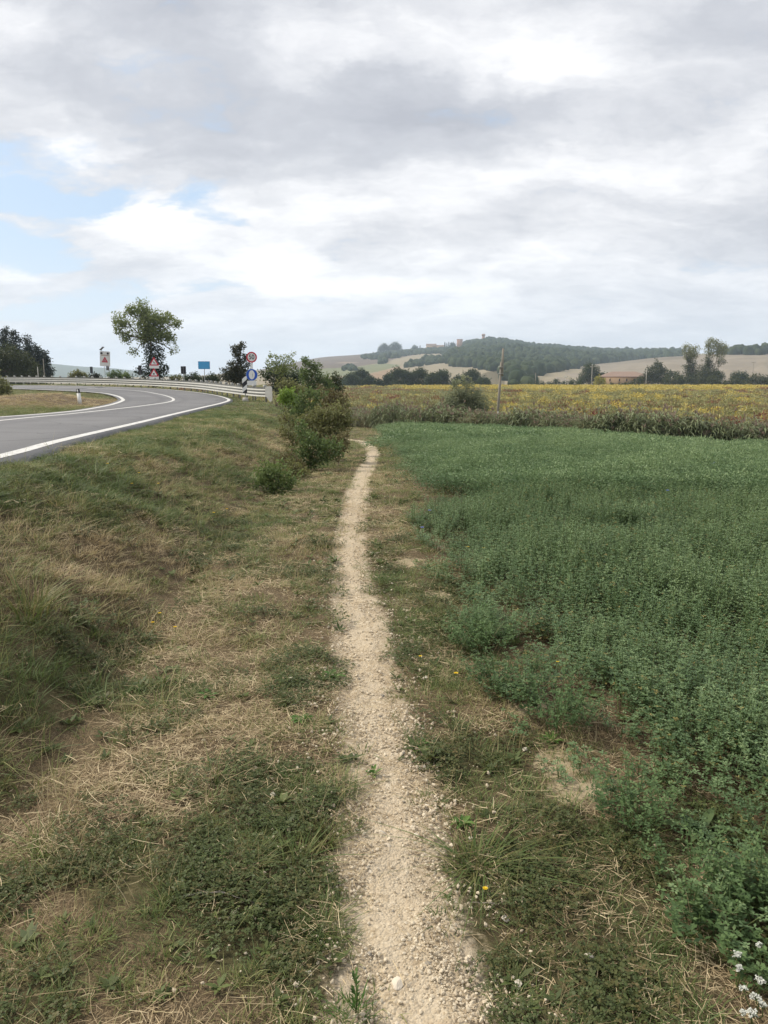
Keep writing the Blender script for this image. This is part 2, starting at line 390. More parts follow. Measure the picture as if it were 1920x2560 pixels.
GRASS = leaf_mat('grass_blades', [(0.0, (.50, .40, .24)), (.22, (.42, .345, .19)), (.42, (.30, .285, .125)), (.62, (.205, .235, .078)), (.82, (.145, .19, .06)), (1.0, (.105, .15, .05))], inst=True, trans=.3, nscale=3.0)
STRAW = leaf_mat('dry_straw', [(0, (.20, .14, .08)), (.4, (.42, .325, .19)), (1, (.66, .55, .35))], trans=.1, rnd=.6, nscale=2.0)
CLOVER = leaf_mat('clover_leaves', [(0, (.15, .115, .048)), (.3, (.085, .092, .03)), (.65, (.06, .085, .028)), (1, (.115, .145, .045))], trans=.22, inst=True, nscale=4.0)
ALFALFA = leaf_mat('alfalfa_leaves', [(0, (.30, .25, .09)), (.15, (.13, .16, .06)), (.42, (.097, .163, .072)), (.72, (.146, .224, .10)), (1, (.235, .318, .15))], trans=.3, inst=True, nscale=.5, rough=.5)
STEM = leaf_mat('green_stem', [(0, (.16, .12, .06)), (.5, (.10, .15, .05)), (1, (.14, .2, .07))], trans=.0)
REEDM = leaf_mat('reed_leaves', [(0, (.29, .22, .17)), (.15, (.26, .20, .14)), (.32, (.20, .20, .10)), (.65, (.17, .205, .10)), (1, (.26, .29, .17))], trans=.25, inst=True, nscale=.35)
CROPM = leaf_mat('crop_leaves', [(0, (.19, .075, .045)), (.18, (.27, .13, .07)), (.34, (.27, .19, .10)), (.5, (.235, .235, .095)), (.68, (.29, .29, .13)), (.86, (.37, .345, .15)), (1, (.54, .44, .11))], trans=.25, inst=True, nscale=.05, namp=.2)
def pal(name, dark, mid, light, trans=.25, nscale=1.0, namp=.35):
    return leaf_mat(name, [(0, dark), (.5, mid), (1, light)], trans=trans, nscale=nscale, namp=namp)
L_ROB = pal('robinia_leaves', (.07, .095, .032), (.175, .22, .072), (.32, .35, .13), .4)
L_IVY = pal('ivy_leaves', (.012, .02, .010), (.022, .036, .014), (.045, .06, .02), .1)
L_CON = pal('conifer_needles', (.008, .016, .011), (.018, .032, .018), (.038, .055, .028), .05)
L_OAK = pal('oak_leaves', (.03, .042, .015), (.055, .07, .023), (.095, .11, .035), .2, .3)
L_HEDGE = pal('hedgerow_leaves', (.018, .032, .014), (.04, .064, .024), (.085, .11, .04), .2, .2)
L_SHRUB = pal('shrub_leaves', (.12, .105, .05), (.19, .20, .075), (.33, .33, .14), .36, 1.5)
L_SHRUBG = pal('green_shrub_leaves', (.065, .095, .034), (.13, .185, .062), (.25, .31, .105), .36, 1.5)
L_LIME = pal('lime_leaves', (.10, .16, .03), (.19, .29, .05), (.28, .38, .08), .35, 1.5)
L_RED = pal('reddish_leaves', (.13, .08, .045), (.15, .13, .06), (.24, .22, .10), .3, 1.5)
L_WIL = pal('willow_leaves', (.13, .15, .08), (.26, .285, .165), (.44, .45, .31), .4, 1.2)
L_POP = pal('poplar_leaves', (.12, .14, .055), (.22, .235, .10), (.36, .36, .19), .35, .4)
L_DARK = pal('dark_shrub_leaves', (.018, .018, .010), (.035, .04, .018), (.07, .07, .03), .2, 1.0)
L_YEL = pal('yellow_bush_leaves', (.18, .18, .03), (.33, .31, .05), (.45, .40, .08), .3, 1.0)
def wood_far_mat():
    m, t = new_mat('far_wood_foliage')
    pos = t.add('ShaderNodeNewGeometry').outputs['Position']
    r = t.add('ShaderNodeObjectInfo').outputs['Random']
    n = t.noise(pos, .35, 4, .7)
    v = t.math('ADD', t.math('MULTIPLY', n, .8), t.math('MULTIPLY', r, .35))
    c = t.ramp(v, [(.2, (.012, .022, .012)), (.55, (.03, .046, .02)), (.9, (.065, .08, .034))])
    finish(t, c, .8, .1); return m
FARWOOD = wood_far_mat()
BARK = flat_mat('bark', (.11, .085, .06), .9, .1, var=.4, scale=6, bstr=.5)
GALV = flat_mat('galvanised_steel', (.40, .40, .37), .62, .3, .12, var=.22, scale=3)
POSTM = flat_mat('weathered_steel_post', (.30, .30, .29), .65, .3, .2, var=.25, scale=5)
WHITE = flat_mat('white_sign_face', (.74, .74, .71), .5, .3, var=.10, scale=6)
RED = flat_mat('red_sign_border', (.50, .03, .05), .5, .3, var=.15, scale=6)
BLACK = flat_mat('black_sign_print', (.02, .02, .024), .55, .3, var=.2)
BLUE = flat_mat('blue_sign_face', (.02, .09, .46), .5, .3, var=.15, scale=6)
SKYBLUE = flat_mat('light_blue_sign_face', (.075, .36, .66), .5, .3, var=.10, scale=4)
GREYB = flat_mat('grey_sign_back', (.22, .22, .22), .6, .3, .2)
CONC = flat_mat('concrete', (.42, .40, .36), .85, .2, var=.2, scale=12, bstr=.3)
DARKG = flat_mat('dark_lamp_glass', (.03, .02, .022), .2, .5)
POLEW = flat_mat('weathered_pole_wood', (.26, .235, .195), .85, .15, var=.35, scale=7, bstr=.4)
POLEC = flat_mat('pale_pole', (.45, .43, .38), .8, .2, var=.15)

def asphalt():
    m, t = new_mat('worn_asphalt')
    pos = t.add('ShaderNodeNewGeometry').outputs['Position']
    n1 = t.noise(pos, .35, 4, .6); n2 = t.noise(pos, 60, 3, .7)
    c = t.mix(t.sstep(n1, .3, .7), (.125, .125, .13), (.165, .165, .168))
    c = t.mix(t.math('MULTIPLY', t.sstep(n2, .45, .75), .35), c, (.24, .235, .225))
    w_ = t.noise(pos, 1.3, 4, .6); vv_ = t.add('ShaderNodeVectorMath', operation='MULTIPLY_ADD', ins={0: w_, 1: (1.2, 1.2, 1.2), 2: pos})
    cr = t.add('ShaderNodeTexVoronoi', feature='DISTANCE_TO_EDGE', ins={'Vector': vv_.outputs[0], 'Scale': .30}).outputs['Distance']
    c = t.mix(t.math('MULTIPLY', t.math('SUBTRACT', 1.0, t.sstep(cr, .004, .012)), .55), c, (.05, .05, .052))
    tr = t.add('ShaderNodeAttribute', attribute_name='tint').outputs['Fac']
    c = t.mix(t.math('MULTIPLY', t.sstep(t.math('ADD', tr, t.math('MULTIPLY', n1, .5)), .7, 1.2), .5), c, (.095, .095, .10))
    pt = t.noise(pos, .12, 2, .4); c = t.mix(t.math('MULTIPLY', t.sstep(pt, .58, .62), .35), c, (.10, .10, .104))
    finish(t, c, .75, .25, bump=n2, bstr=.4, bdist=.006); return m
def paint():
    m, t = new_mat('worn_road_paint')
    pos = t.add('ShaderNodeNewGeometry').outputs['Position']
    n = t.noise(pos, 9, 5, .65); n2 = t.noise(pos, .8, 3, .5)
    c = t.mix(t.math('MULTIPLY', t.sstep(n, .50, .66), .75), (.60, .60, .58), (.24, .235, .225))
    c = t.mix(t.sstep(n2, .35, .7), c, (.56, .555, .53))
    finish(t, c, .7, .25); return m
ASPH, PAINT = asphalt(), paint()

def gravel_colour(t, pos):
    n0 = t.noise(pos, 2.6, 5, .62); n2 = t.noise(pos, 45, 4, .7); n4 = t.noise(pos, 9, 5, .6)
    va = t.add('ShaderNodeTexVoronoi', ins={'Vector': pos, 'Scale': 120.0}); vb = t.add('ShaderNodeTexVoronoi', ins={'Vector': pos, 'Scale': 48.0})
    ca = t.ramp(va.outputs['Color'], [(.08, (.23, .175, .11)), (.4, (.40, .325, .22)), (.9, (.58, .50, .37))])
    cb = t.ramp(vb.outputs['Color'], [(.1, (.28, .22, .145)), (.6, (.45, .37, .26)), (.95, (.60, .53, .41))])
    c = t.mix(t.sstep(n2, .42, .6), ca, cb)
    dust = t.mix(n2, (.40, .33, .235), (.53, .455, .34))
    c = t.mix(t.math('MULTIPLY', t.sstep(n4, .40, .62), .75), c, dust)
    c = t.mix(t.math('MULTIPLY', t.sstep(n0, .48, .78), .4), c, (.32, .25, .16))
    h = t.math('ADD', t.math('SUBTRACT', 1.0, va.outputs['Distance']), t.math('MULTIPLY', t.math('SUBTRACT', 1.0, vb.outputs['Distance']), 1.4))
    return c, h
def ground_mat():
    m, t = new_mat('grassy_earth')
    pos = t.add('ShaderNodeNewGeometry').outputs['Position']
    A = lambda nme: t.add('ShaderNodeAttribute', attribute_name=nme).outputs['Fac']
    n1 = t.noise(pos, 3.0, 5, .6); n2 = t.noise(pos, 38, 4, .7); n3 = t.noise(pos, 170, 3, .7)
    mp = t.add('ShaderNodeMapping', ins={'Vector': pos, 'Scale': (60.0, 300.0, 60.0), 'Rotation': (0, 0, 0.5)})
    st = t.noise(mp.outputs[0], 1.0, 3, .6, .8)
    mp2 = t.add('ShaderNodeMapping', ins={'Vector': pos, 'Scale': (280.0, 50.0, 60.0), 'Rotation': (0, 0, 0.25)})
    st2 = t.noise(mp2.outputs[0], 1.0, 3, .6, .8)
    stw = t.math('MAXIMUM', st, st2)
    thatch = t.ramp(stw, [(.42, (.042, .032, .019)), (.54, (.115, .085, .05)), (.68, (.27, .205, .12)), (.82, (.44, .355, .22))])
    greeny = t.ramp(n2, [(.3, (.040, .036, .018)), (.55, (.085, .078, .036)), (.75, (.18, .145, .08))])
    g = t.math('ADD', A('green'), t.math('MULTIPLY', t.math('SUBTRACT', n1, .5), .9))
    c = t.mix(t.sstep(g, .35, .75), thatch, greeny)
    grav, gh = gravel_colour(t, pos)
    gm = t.math('ADD', A('gravel'), t.math('MULTIPLY', t.math('SUBTRACT', n2, .5), .9))
    c = t.mix(t.sstep(gm, .35, .75), c, grav)
    clay = t.mix(n2, (.33, .265, .165), (.46, .385, .26))
    nb = t.noise(pos, 14, 5, .65); bm = t.math('ADD', A('bare'), t.math('ADD', t.math('MULTIPLY', t.math('SUBTRACT', n2, .5), .8), t.math('MULTIPLY', t.math('SUBTRACT', nb, .5), 1.6)))
    c = t.mix(t.sstep(bm, .42, .8), c, clay)
    fieldc = t.ramp(t.noise(pos, .06, 4, .6), [(.3, (.16, .12, .06)), (.7, (.22, .19, .08))])
    c = t.mix(A('crop'), c, fieldc)
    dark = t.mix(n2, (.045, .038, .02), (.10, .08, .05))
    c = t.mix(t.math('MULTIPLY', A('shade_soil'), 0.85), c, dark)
    hgt = t.math('ADD', t.math('MULTIPLY', stw, .7), t.math('ADD', n2, t.math('MULTIPLY', n3, .4)))
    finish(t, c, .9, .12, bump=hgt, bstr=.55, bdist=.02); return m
def path_mat():
    m, t = new_mat('pale_gravel')
    pos = t.add('ShaderNodeNewGeometry').outputs['Position']
    c, h = gravel_colour(t, pos)
    finish(t, c, .92, .12, bump=h, bstr=.6, bdist=.008); return m
GROUND, GRAVEL = ground_mat(), path_mat()

# ------------------------------------------------------------------ ground sheet
def graded(lo, hi, dlo, dhi, step, grow=1.06, big=40.0):
    a = list(np.arange(dlo, dhi, step)); s = step
    while a[-1] < hi: s = min(s * grow, big); a.append(a[-1] + s)
    b = []; s = step; x = dlo
    while x > lo: s = min(s * grow, big); x -= s; b.append(x)
    return np.array(b[::-1] + a)
def zone(x, y, z, zones):
    """sum of soft ellipses given on the photo's display grid, carried onto the ground"""
    u, v = proj(x, y, z); u = u / D2S; v = v / D2S; s = np.zeros_like(u)
    for cx_, cy_, rx, ry, a in zones:
        s = s + a * np.exp(-(((u - cx_) / rx) ** 2 + ((v - cy_) / ry) ** 2))
    return np.where(y > 0.8, s, 0)
BARE = [(1240, 1700, 100, 55, .95), (1140, 1530, 52, 17, 1.1), (885, 1215, 46, 10, 1.2), (945, 1285, 40, 11, 1.0), (1200, 1630, 55, 28, .8), (1640, 1700, 20, 20, .3)]
DRYZ = [(420, 1600, 130, 60, 1.0), (240, 1710, 160, 50, .8), (620, 1560, 120, 40, .4), (480, 1420, 150, 60, .35), (120, 1230, 130, 60, .6), (330, 1180, 80, 50, .4), (560, 1290, 120, 50, .4),
        (380, 2160, 150, 60, .55), (90, 1990, 110, 50, .45), (560, 985, 90, 35, .7), (430, 1060, 110, 25, .4), (700, 1640, 70, 30, .5), (1080, 1560, 90, 30, .5), (1120, 2020, 130, 40, .3), (830, 1120, 60, 50, .25), (990, 1770, 70, 30, .5), (150, 1800, 140, 40, .35)]
GRNZ = [(560, 1700, 170, 45, .7), (520, 1900, 230, 110, .8), (600, 2060, 200, 110, .6), (180, 1900, 120, 50, .4), (120, 2130, 160, 70, .5), (980, 1350, 90, 110, .8), (1000, 1640, 120, 60, .8), (1200, 1880, 230, 120, .9), (1150, 2110, 350, 110, .8),
        (250, 1100, 300, 80, .4), (480, 1160, 120, 70, .4), (680, 1480, 90, 40, .35), (400, 1510, 120, 40, .35), (100, 1480, 220, 130, .5), (120, 1030, 140, 35, .5), (840, 1240, 40, 60, .5), (430, 870, 80, 20, .5)]
def build_ground():
    xs = graded(-1500, 1500, -4.2, 4.6, 0.07, 1.07, 60); ys = graded(-60, 2600, 1.0, 10.0, 0.07, 1.05, 60)
    X, Y = np.meshgrid(xs, ys); x, y = X.ravel(), Y.ravel(); z = height(x, y)
    d, w = path_d(x, y)
    z = z - 0.02 * np.exp(-(d / w) ** 2)
    nx, ny = len(xs), len(ys)
    i = np.arange(ny - 1)[:, None] * nx; j = np.arange(nx - 1)[None]
    Q = np.stack([i + j, i + j + 1, i + nx + j + 1, i + nx + j], -1).reshape(-1, 4)
    mb = MB(); mb.quads(np.stack([x, y, z], -1), Q)
    ob = mb.build('ground', GROUND, smooth=True); me = ob.data
    def attr(n, val):
        a = me.attributes.new(n, 'FLOAT', 'POINT'); a.data.foreach_set('value', np.clip(val, 0, 1).astype(np.float32))
    fi = field_in(x, y); rd = reed_d(x, y); sd_ = signed_dist(x, y, FOOT)
    attr('gravel', np.where(d < w * .95, 1.0, np.exp(-np.clip(d - w * .95, 0, 9) / 0.11) * .9) * (y < 60))
    attr('bare', zone(x, y, z, BARE))
    attr('crop', sstep(rd, 1.0, 4.0))
    inner = np.exp(-(np.hypot((x + 14.8) / 4.2, (y - 33.5) / 6.0)) ** 4)
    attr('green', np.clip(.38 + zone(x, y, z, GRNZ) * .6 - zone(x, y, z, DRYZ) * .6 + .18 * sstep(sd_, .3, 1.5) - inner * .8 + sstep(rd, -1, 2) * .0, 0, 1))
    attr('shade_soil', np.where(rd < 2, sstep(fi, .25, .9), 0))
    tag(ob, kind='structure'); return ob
ground = build_ground()
def gz(x, y):
    d, w = path_d(x, y); return height(x, y) - 0.02 * np.exp(-(d / w) ** 2)

def build_path():
    n = 620; yy = np.concatenate([np.linspace(-1.5, 12, 500), np.linspace(12.1, 44, 120)]); cx_ = np.interp(yy, PATH_Y, PATH_X); hw = np.interp(yy, PATH_Y, PATH_W)
    k = 9; V = []
    el = hw * (.80 + .75 * (fbm(yy * 1.7, yy * 0 + 3, 31, 4) - .5) + .6 * (fbm(yy * 9, yy * 0, 37, 3) - .5))
    er = hw * (.80 + .75 * (fbm(yy * 1.7, yy * 0 + 9, 41, 4) - .5) + .6 * (fbm(yy * 9, yy * 0 + 4, 47, 3) - .5))
    s = np.linspace(-1, 1, k)
    X = cx_[:, None] + np.where(s < 0, el[:, None] * s, er[:, None] * s); Y = np.repeat(yy[:, None], k, 1)
    Z = gz(X.ravel(), Y.ravel()) + 0.010 - 0.016 * np.abs(np.tile(s, n)) ** 6
    V = np.stack([X.ravel(), Y.ravel(), Z], -1)
    i = np.arange(n - 1)[:, None] * k; j = np.arange(k - 1)[None]
    Q = np.stack([i + j, i + j + 1, i + k + j + 1, i + k + j], -1).reshape(-1, 4)
    ob = MB().quads(V, Q).build('footpath', GRAVEL, smooth=True); tag(ob, kind='structure'); return ob
build_path()

# ------------------------------------------------------------------ road with painted lines
def cat(P, m=12):
    """Catmull-Rom through points"""
    P = np.asarray(P, float); P = np.vstack([2 * P[0] - P[1], P, 2 * P[-1] - P[-2]]); out = []
    for a, b, c, d in zip(P[:-3], P[1:-2], P[2:-1], P[3:]):
        t = np.linspace(0, 1, m, endpoint=False)[:, None]
        out.append(.5 * ((2 * b) + (-a + c) * t + (2 * a - 5 * b + 4 * c - d) * t ** 2 + (-a + 3 * b - 3 * c + d) * t ** 3))
    return np.vstack(out + [P[-2][None]])
OUT = onroad([(-2.7, -4, 0), (-3.2, 2.5, 0), (0, 1145), (145, 1106), (289, 1072), (434, 1037), (505, 1020), (556, 1008), (573, 1001), (563, 995), (535, 988), (480, 980), (380, 971.5), (250, 967), (100, 964)])
MIDL = onroad([(-6.0, -4, 0), (-6.6, 4, 0), (0, 1053), (174, 1036), (289, 1023.5), (375, 1013), (420, 1006), (434, 1000), (424, 993), (395, 985.5), (340, 977), (220, 971), (100, 968)])
INN = onroad([(-9.4, -4, 0), (-9.8, 6, 0), (0, 1044), (174, 1030), (231, 1022), (280, 1012), (305, 1003), (306, 998), (290, 990), (246, 982), (140, 976), (29, 972)])
for nm, L_ in (('OUT', OUT), ('MID', MIDL), ('INN', INN)): print(nm, np.round(L_, 1).tolist())
def ext(P, L=90):
    P = list(P); d = np.array(P[-1]) - np.array(P[-2]); d = d / np.linalg.norm(d); P.append(tuple(np.array(P[-1]) + d * L)); return P
OUTc, MIDc, INNc = [cat(ext(L_), 14) for L_ in (OUT, MIDL, INN)]
def resamp(P, n):
    s = np.concatenate([[0], np.cumsum(np.linalg.norm(np.diff(P, axis=0), axis=1))]); t = np.linspace(0, s[-1], n)
    return np.stack([np.interp(t, s, P[:, i]) for i in range(P.shape[1])], -1)
def offset(P, d):
    T = np.gradient(P, axis=0); T = unit(T); return P + np.stack([T[:, 1], -T[:, 0]], -1) * d     # to the right of travel
def sheet(name, A, B, mat, dz, parent=None, k=2):
    n = len(A); s = np.linspace(0, 1, k)[None, :, None]
    P = A[:, None] * (1 - s) + B[:, None] * s; x, y = P[..., 0].ravel(), P[..., 1].ravel()
    V = np.stack([x, y, zroad(x, y) + dz], -1); i = np.arange(n - 1)[:, None] * k; j = np.arange(k - 1)[None]
    Q = np.stack([i + j, i + j + 1, i + k + j + 1, i + k + j], -1).reshape(-1, 4)
    return MB().quads(V, Q).build(name, mat, parent, smooth=True)
def arcmatch(n):
    a = np.array([np.linspace(0, 1, n)]); return a
NR = 160
o_, m_, i_ = resamp(OUTc, NR), resamp(MIDc, NR), resamp(INNc, NR)
jag = (fbm(np.arange(NR) * .9, np.zeros(NR), 55, 3) - .5)[:, None] * .16
T = unit(np.gradient(o_, axis=0)); Nn = np.stack([T[:, 1], -T[:, 0]], -1)
oe = o_ + Nn * (.21 + jag)
road = sheet('road', i_ - unit(np.gradient(i_, axis=0))[:, ::-1] * np.array([1, -1]) * .25, m_, ASPH, .012, k=6)
def merge_sheet():
    n = NR; Ai = i_ - unit(np.gradient(i_, axis=0))[:, ::-1] * np.array([1, -1]) * .25
    cols = [Ai + (m_ - Ai) * s for s in np.linspace(0, 1, 6)] + [m_ + (oe - m_) * s for s in np.linspace(0, 1, 7)[1:]]
    P = np.stack(cols, 1); k = P.shape[1]; x, y = P[..., 0].ravel(), P[..., 1].ravel(); z = zroad(x, y) + .012
    V = np.stack([x, y, z], -1); i = np.arange(n - 1)[:, None] * k; j = np.arange(k - 1)[None]
    Q = np.stack([i + j, i + j + 1, i + k + j + 1, i + k + j], -1).reshape(-1, 4)
    # broken outer edge: a short face down into the verge
    e = V.reshape(n, k, 3)[:, -1]; e2 = e + np.c_[Nn * .03, np.full(n, -.14)]
    V = np.vstack([V, e2]); b = n * k; ii = np.arange(n - 1)
    Q = np.vstack([Q, np.stack([ii * k + k - 1, b + ii, b + ii + 1, (ii + 1) * k + k - 1], -1)])
    lat = np.concatenate([np.linspace(0, 1, 6), np.linspace(0, 1, 7)[1:]]); tr = np.exp(-((np.abs(lat - .5) - .28) / .12) ** 2); tr[[0, 5]] = 0
    return MB().quads(V, Q, np.concatenate([np.tile(tr, n), np.zeros(n)])).mesh('road', ASPH, True)
road.data = merge_sheet(); tag(road, kind='structure')
sheet('edge_line', offset(OUTc, -.10), offset(OUTc, .07), PAINT, .017, road)
sheet('centre_line', offset(MIDc, -.07), offset(MIDc, .07), PAINT, .017, road)
sheet('edge_line', offset(INNc, -.08), offset(INNc, .09), PAINT, .017, road)

# ------------------------------------------------------------------ hills
def hill(name, sky, r0, R, back, mats_fn, mat, du=6.0, nr=70, umin=-500, umax=2700, p=1.15, z0=-3.2):
    us = np.arange(umin, umax, du); sv = np.interp(us, [s[0] for s in sky], [s[1] for s in sky])
    sv = sv + (fbm(us / 90, us * 0, 61, 3) - .5) * 3
    th = np.arctan((us - CX) / F)
    rr = np.concatenate([np.linspace(0, 1, nr), 1 + np.linspace(.05, 1, 12)])
    d = ray(us, sv); dist = np.hypot(d[:, 0], d[:, 1]); zr = EYE + d[:, 2] / dist * R
    V = []
    for s in rr:
        r = r0 + (R - r0) * s if s <= 1 else R + (s - 1) * back
        f = s ** p if s <= 1 else 1 - (s - 1) ** 1.3 * .9
        nz = (fbm(us / 60 + s * 3, us * 0 + s * 9, 71, 3) - .5) * 7 * math.sin(min(s, 1) * math.pi)
        z = z0 + (zr - z0) * f + nz
        V.append(np.stack([r * np.sin(th), r * np.cos(th), z], -1))
    V = np.array(V); k, n = V.shape[:2]
    i = np.arange(k - 1)[:, None] * n; j = np.arange(n - 1)[None]
    Q = np.stack([i + j, i + j + 1, i + n + j + 1, i + n + j], -1).reshape(-1, 4)
    mb = MB(); mb.quads(V.reshape(-1, 3), Q); ob = mb.build(name, mat, smooth=True)
    P = V.reshape(-1, 3); u, v = proj(P[:, 0], P[:, 1], P[:, 2])
    col = mats_fn(u, v, P); a = ob.data.attributes.new('soil', 'FLOAT_COLOR', 'POINT')
    a.data.foreach_set('color', np.c_[col, np.ones(len(col))].ravel().astype(np.float32))
    tag(ob, kind='structure'); return ob, V
def hill_mat():
    m, t = new_mat('hill_fields')
    pos = t.add('ShaderNodeNewGeometry').outputs['Position']
    a = t.add('ShaderNodeAttribute', attribute_name='soil').outputs['Color']
    n = t.noise(pos, .03, 5, .6); n2 = t.noise(pos, .25, 3, .6)
    c = t.mix(1.0, a, t.ramp(t.math('ADD', t.math('MULTIPLY', n, .7), t.math('MULTIPLY', n2, .3)), [(.3, (.78, .78, .78)), (.7, (1.0, 1.0, 1.0))]), 'MULTIPLY')
    finish(t, c, .95, .05); return m
HILLM = hill_mat()
PALE, PALE2, BROWN, GRN, SCRUB, DKF = (.29, .25, .175), (.26, .225, .175), (.16, .13, .105), (.19, .20, .115), (.15, .13, .085), (.06, .07, .035)
SKY_A = [(-500, 946), (100, 946), (480, 941), (560, 935), (650, 925), (740, 905), (800, 894), (860, 889), (910, 885), (990, 881), (1060, 875), (1130, 868), (1180, 861), (1215, 857), (1260, 860), (1310, 869), (1400, 877), (1500, 884), (1600, 887), (1700, 884), (1850, 885), (2000, 888), (2700, 905)]
WOOD_POLYS = [
    [(1121, 906), (1118, 890), (1140, 880), (1162, 872), (1164, 852), (1215, 845), (1262, 850), (1330, 864), (1400, 868), (1500, 874), (1620, 880), (1700, 878), (1700, 892), (1600, 896), (1500, 904), (1400, 916), (1330, 930), (1290, 945), (1262, 944), (1258, 926), (1245, 919), (1180, 909)],
    [(1013, 910), (1050, 896), (1119, 888), (1119, 898), (1040, 908)],
    [(905, 892), (905, 882), (990, 876), (1130, 866), (1130, 884), (1060, 879), (1010, 886), (960, 893)],
    [(857, 918), (857, 910), (885, 908), (890, 917)], [(944, 902), (952, 894), (965, 896), (960, 903)],
    [(1255, 965), (1255, 950), (1330, 945), (1330, 965)], [(1800, 878), (1800, 868), (2400, 868), (2400, 882)]]
CLEAR = [(1203, 881), (1210, 868), (1241, 869), (1238, 877)]
def colA(u, v, P):
    c = np.tile(np.array(PALE), (len(u), 1))
    c[inpoly(u, v, [(-900, 700), (1040, 700), (1045, 886), (1000, 894), (960, 906), (890, 917), (801, 922), (700, 926), (-900, 940)])] = BROWN
    c[inpoly(u, v, [(700, 926), (801, 922), (890, 917), (955, 908), (1005, 913), (960, 925), (905, 938), (790, 944), (690, 950)])] = GRN
    c[inpoly(u, v, [(905, 940), (960, 926), (1005, 914), (980, 950), (930, 975), (880, 975)])] = (.31, .225, .15)
    c[inpoly(u, v, [(835, 908), (862, 904), (900, 906), (880, 909)])] = (.25, .2, .16)
    c[inpoly(u, v, [(1190, 940), (1245, 921), (1262, 928), (1262, 975), (1190, 975)])] = SCRUB
    for p in WOOD_POLYS[:2]: c[inpoly(u, v, p)] = DKF
    c[inpoly(u, v, CLEAR)] = (.40, .31, .20)
    return c
hillA, VA = hill('hill', SKY_A, 420, 1700, 1200, colA, HILLM, du=5.0, nr=110)
SKY_B = [(-500, 1010), (1180, 1000), (1240, 962), (1300, 941), (1380, 925), (1450, 914), (1560, 902), (1650, 893), (1720, 889), (1800, 884), (1920, 882), (2200, 880), (2700, 882)]
def colB(u, v, P):
    c = np.tile(np.array(PALE2), (len(u), 1)); s = fbm(P[:, 0] / 40, P[:, 1] / 15, 81, 4)
    c = c * (0.88 + .25 * s)[:, None]
    c[inpoly(u, v, [(1450, 930), (1500, 914), (1720, 897), (1720, 880), (1440, 905), (1380, 935)])] *= .82
    return c
hillB, VB = hill('field_hill', SKY_B, 400, 900, 500, colB, HILLM, du=6.0, nr=50, umin=1100)
def colC(u, v, P): return np.tile(np.array([.09, .11, .07]), (len(u), 1))
hill('distant_hills', [(-900, 880), (0, 896), (140, 908), (210, 916), (300, 921), (420, 935), (520, 943), (700, 945), (1300, 940), (2700, 935)], 2050, 3000, 250, colC, HILLM, du=25, nr=16, umin=-900)

# ------------------------------------------------------------------ scattering (instances of small plants, always "stuff")
def scatter(name, pts, rot, scl, idx, itint, variants, label, cat_):
    me = bpy.data.meshes.new(name); n = len(pts)
    me.vertices.add(n); me.vertices.foreach_set('co', np.asarray(pts, np.float32).ravel())
    for an, typ, key, val in (('rot', 'FLOAT_VECTOR', 'vector', rot), ('scl', 'FLOAT_VECTOR', 'vector', scl), ('idx', 'INT', 'value', idx), ('itint', 'FLOAT', 'value', itint)):
        a = me.attributes.new(an, typ, 'POINT'); arr = np.asarray(val, np.int32 if typ == 'INT' else np.float32); a.data.foreach_set(key, arr.ravel())
    ob = link(name, me)
    coll = bpy.data.collections.new(name + '_kit')
    for q, m in enumerate(variants):
        vo = bpy.data.objects.new('%s_kit_%02d' % (name, q), m); coll.objects.link(vo)
    ng = bpy.data.node_groups.new(name + '_scatter', 'GeometryNodeTree')
    ng.interface.new_socket('Geometry', in_out='INPUT', socket_type='NodeSocketGeometry'); ng.interface.new_socket('Geometry', in_out='OUTPUT', socket_type='NodeSocketGeometry')
    nd = ng.nodes; gi = nd.new('NodeGroupInput'); go = nd.new('NodeGroupOutput'); iop = nd.new('GeometryNodeInstanceOnPoints'); ci = nd.new('GeometryNodeCollectionInfo')
    ci.inputs['Collection'].default_value = coll; ci.inputs['Separate Children'].default_value = True; ci.inputs['Reset Children'].default_value = True
    def na(an, typ):
        k = nd.new('GeometryNodeInputNamedAttribute'); k.data_type = typ; k.inputs['Name'].default_value = an; return k.outputs['Attribute']
    L = ng.links; L.new(gi.outputs[0], iop.inputs['Points']); L.new(ci.outputs[0], iop.inputs['Instance']); iop.inputs['Pick Instance'].default_value = True
    L.new(na('idx', 'INT'), iop.inputs['Instance Index'])
    e2r = nd.new('FunctionNodeEulerToRotation'); L.new(na('rot', 'FLOAT_VECTOR'), e2r.inputs[0]); L.new(e2r.outputs[0], iop.inputs['Rotation'])
    L.new(na('scl', 'FLOAT_VECTOR'), iop.inputs['Scale']); L.new(iop.outputs[0], go.inputs[0])
    md = ob.modifiers.new('scatter', 'NODES'); md.node_group = ng
    tag(ob, label, cat_, kind='stuff'); return ob
def band(y0, y1, dens, xl=None, xr=None, margin=1.2):
    """random points in view between two forward distances"""
    W1 = .53 * y1 + margin; n = int(dens * (y1 - y0) * 2 * W1)
    x = rng.uniform(-W1, W1, n); y = rng.uniform(y0, y1, n); k = np.abs(x) < .53 * y + margin
    return x[k], y[k]
def rots(n, tilt=.12): return np.stack([rng.normal(0, tilt, n), rng.normal(0, tilt, n), rng.uniform(0, 6.283, n)], -1)
def scl3(s, zj=.25): 
    n = len(s); return np.stack([s, s, s * rng.uniform(1 - zj, 1 + zj, n)], -1)

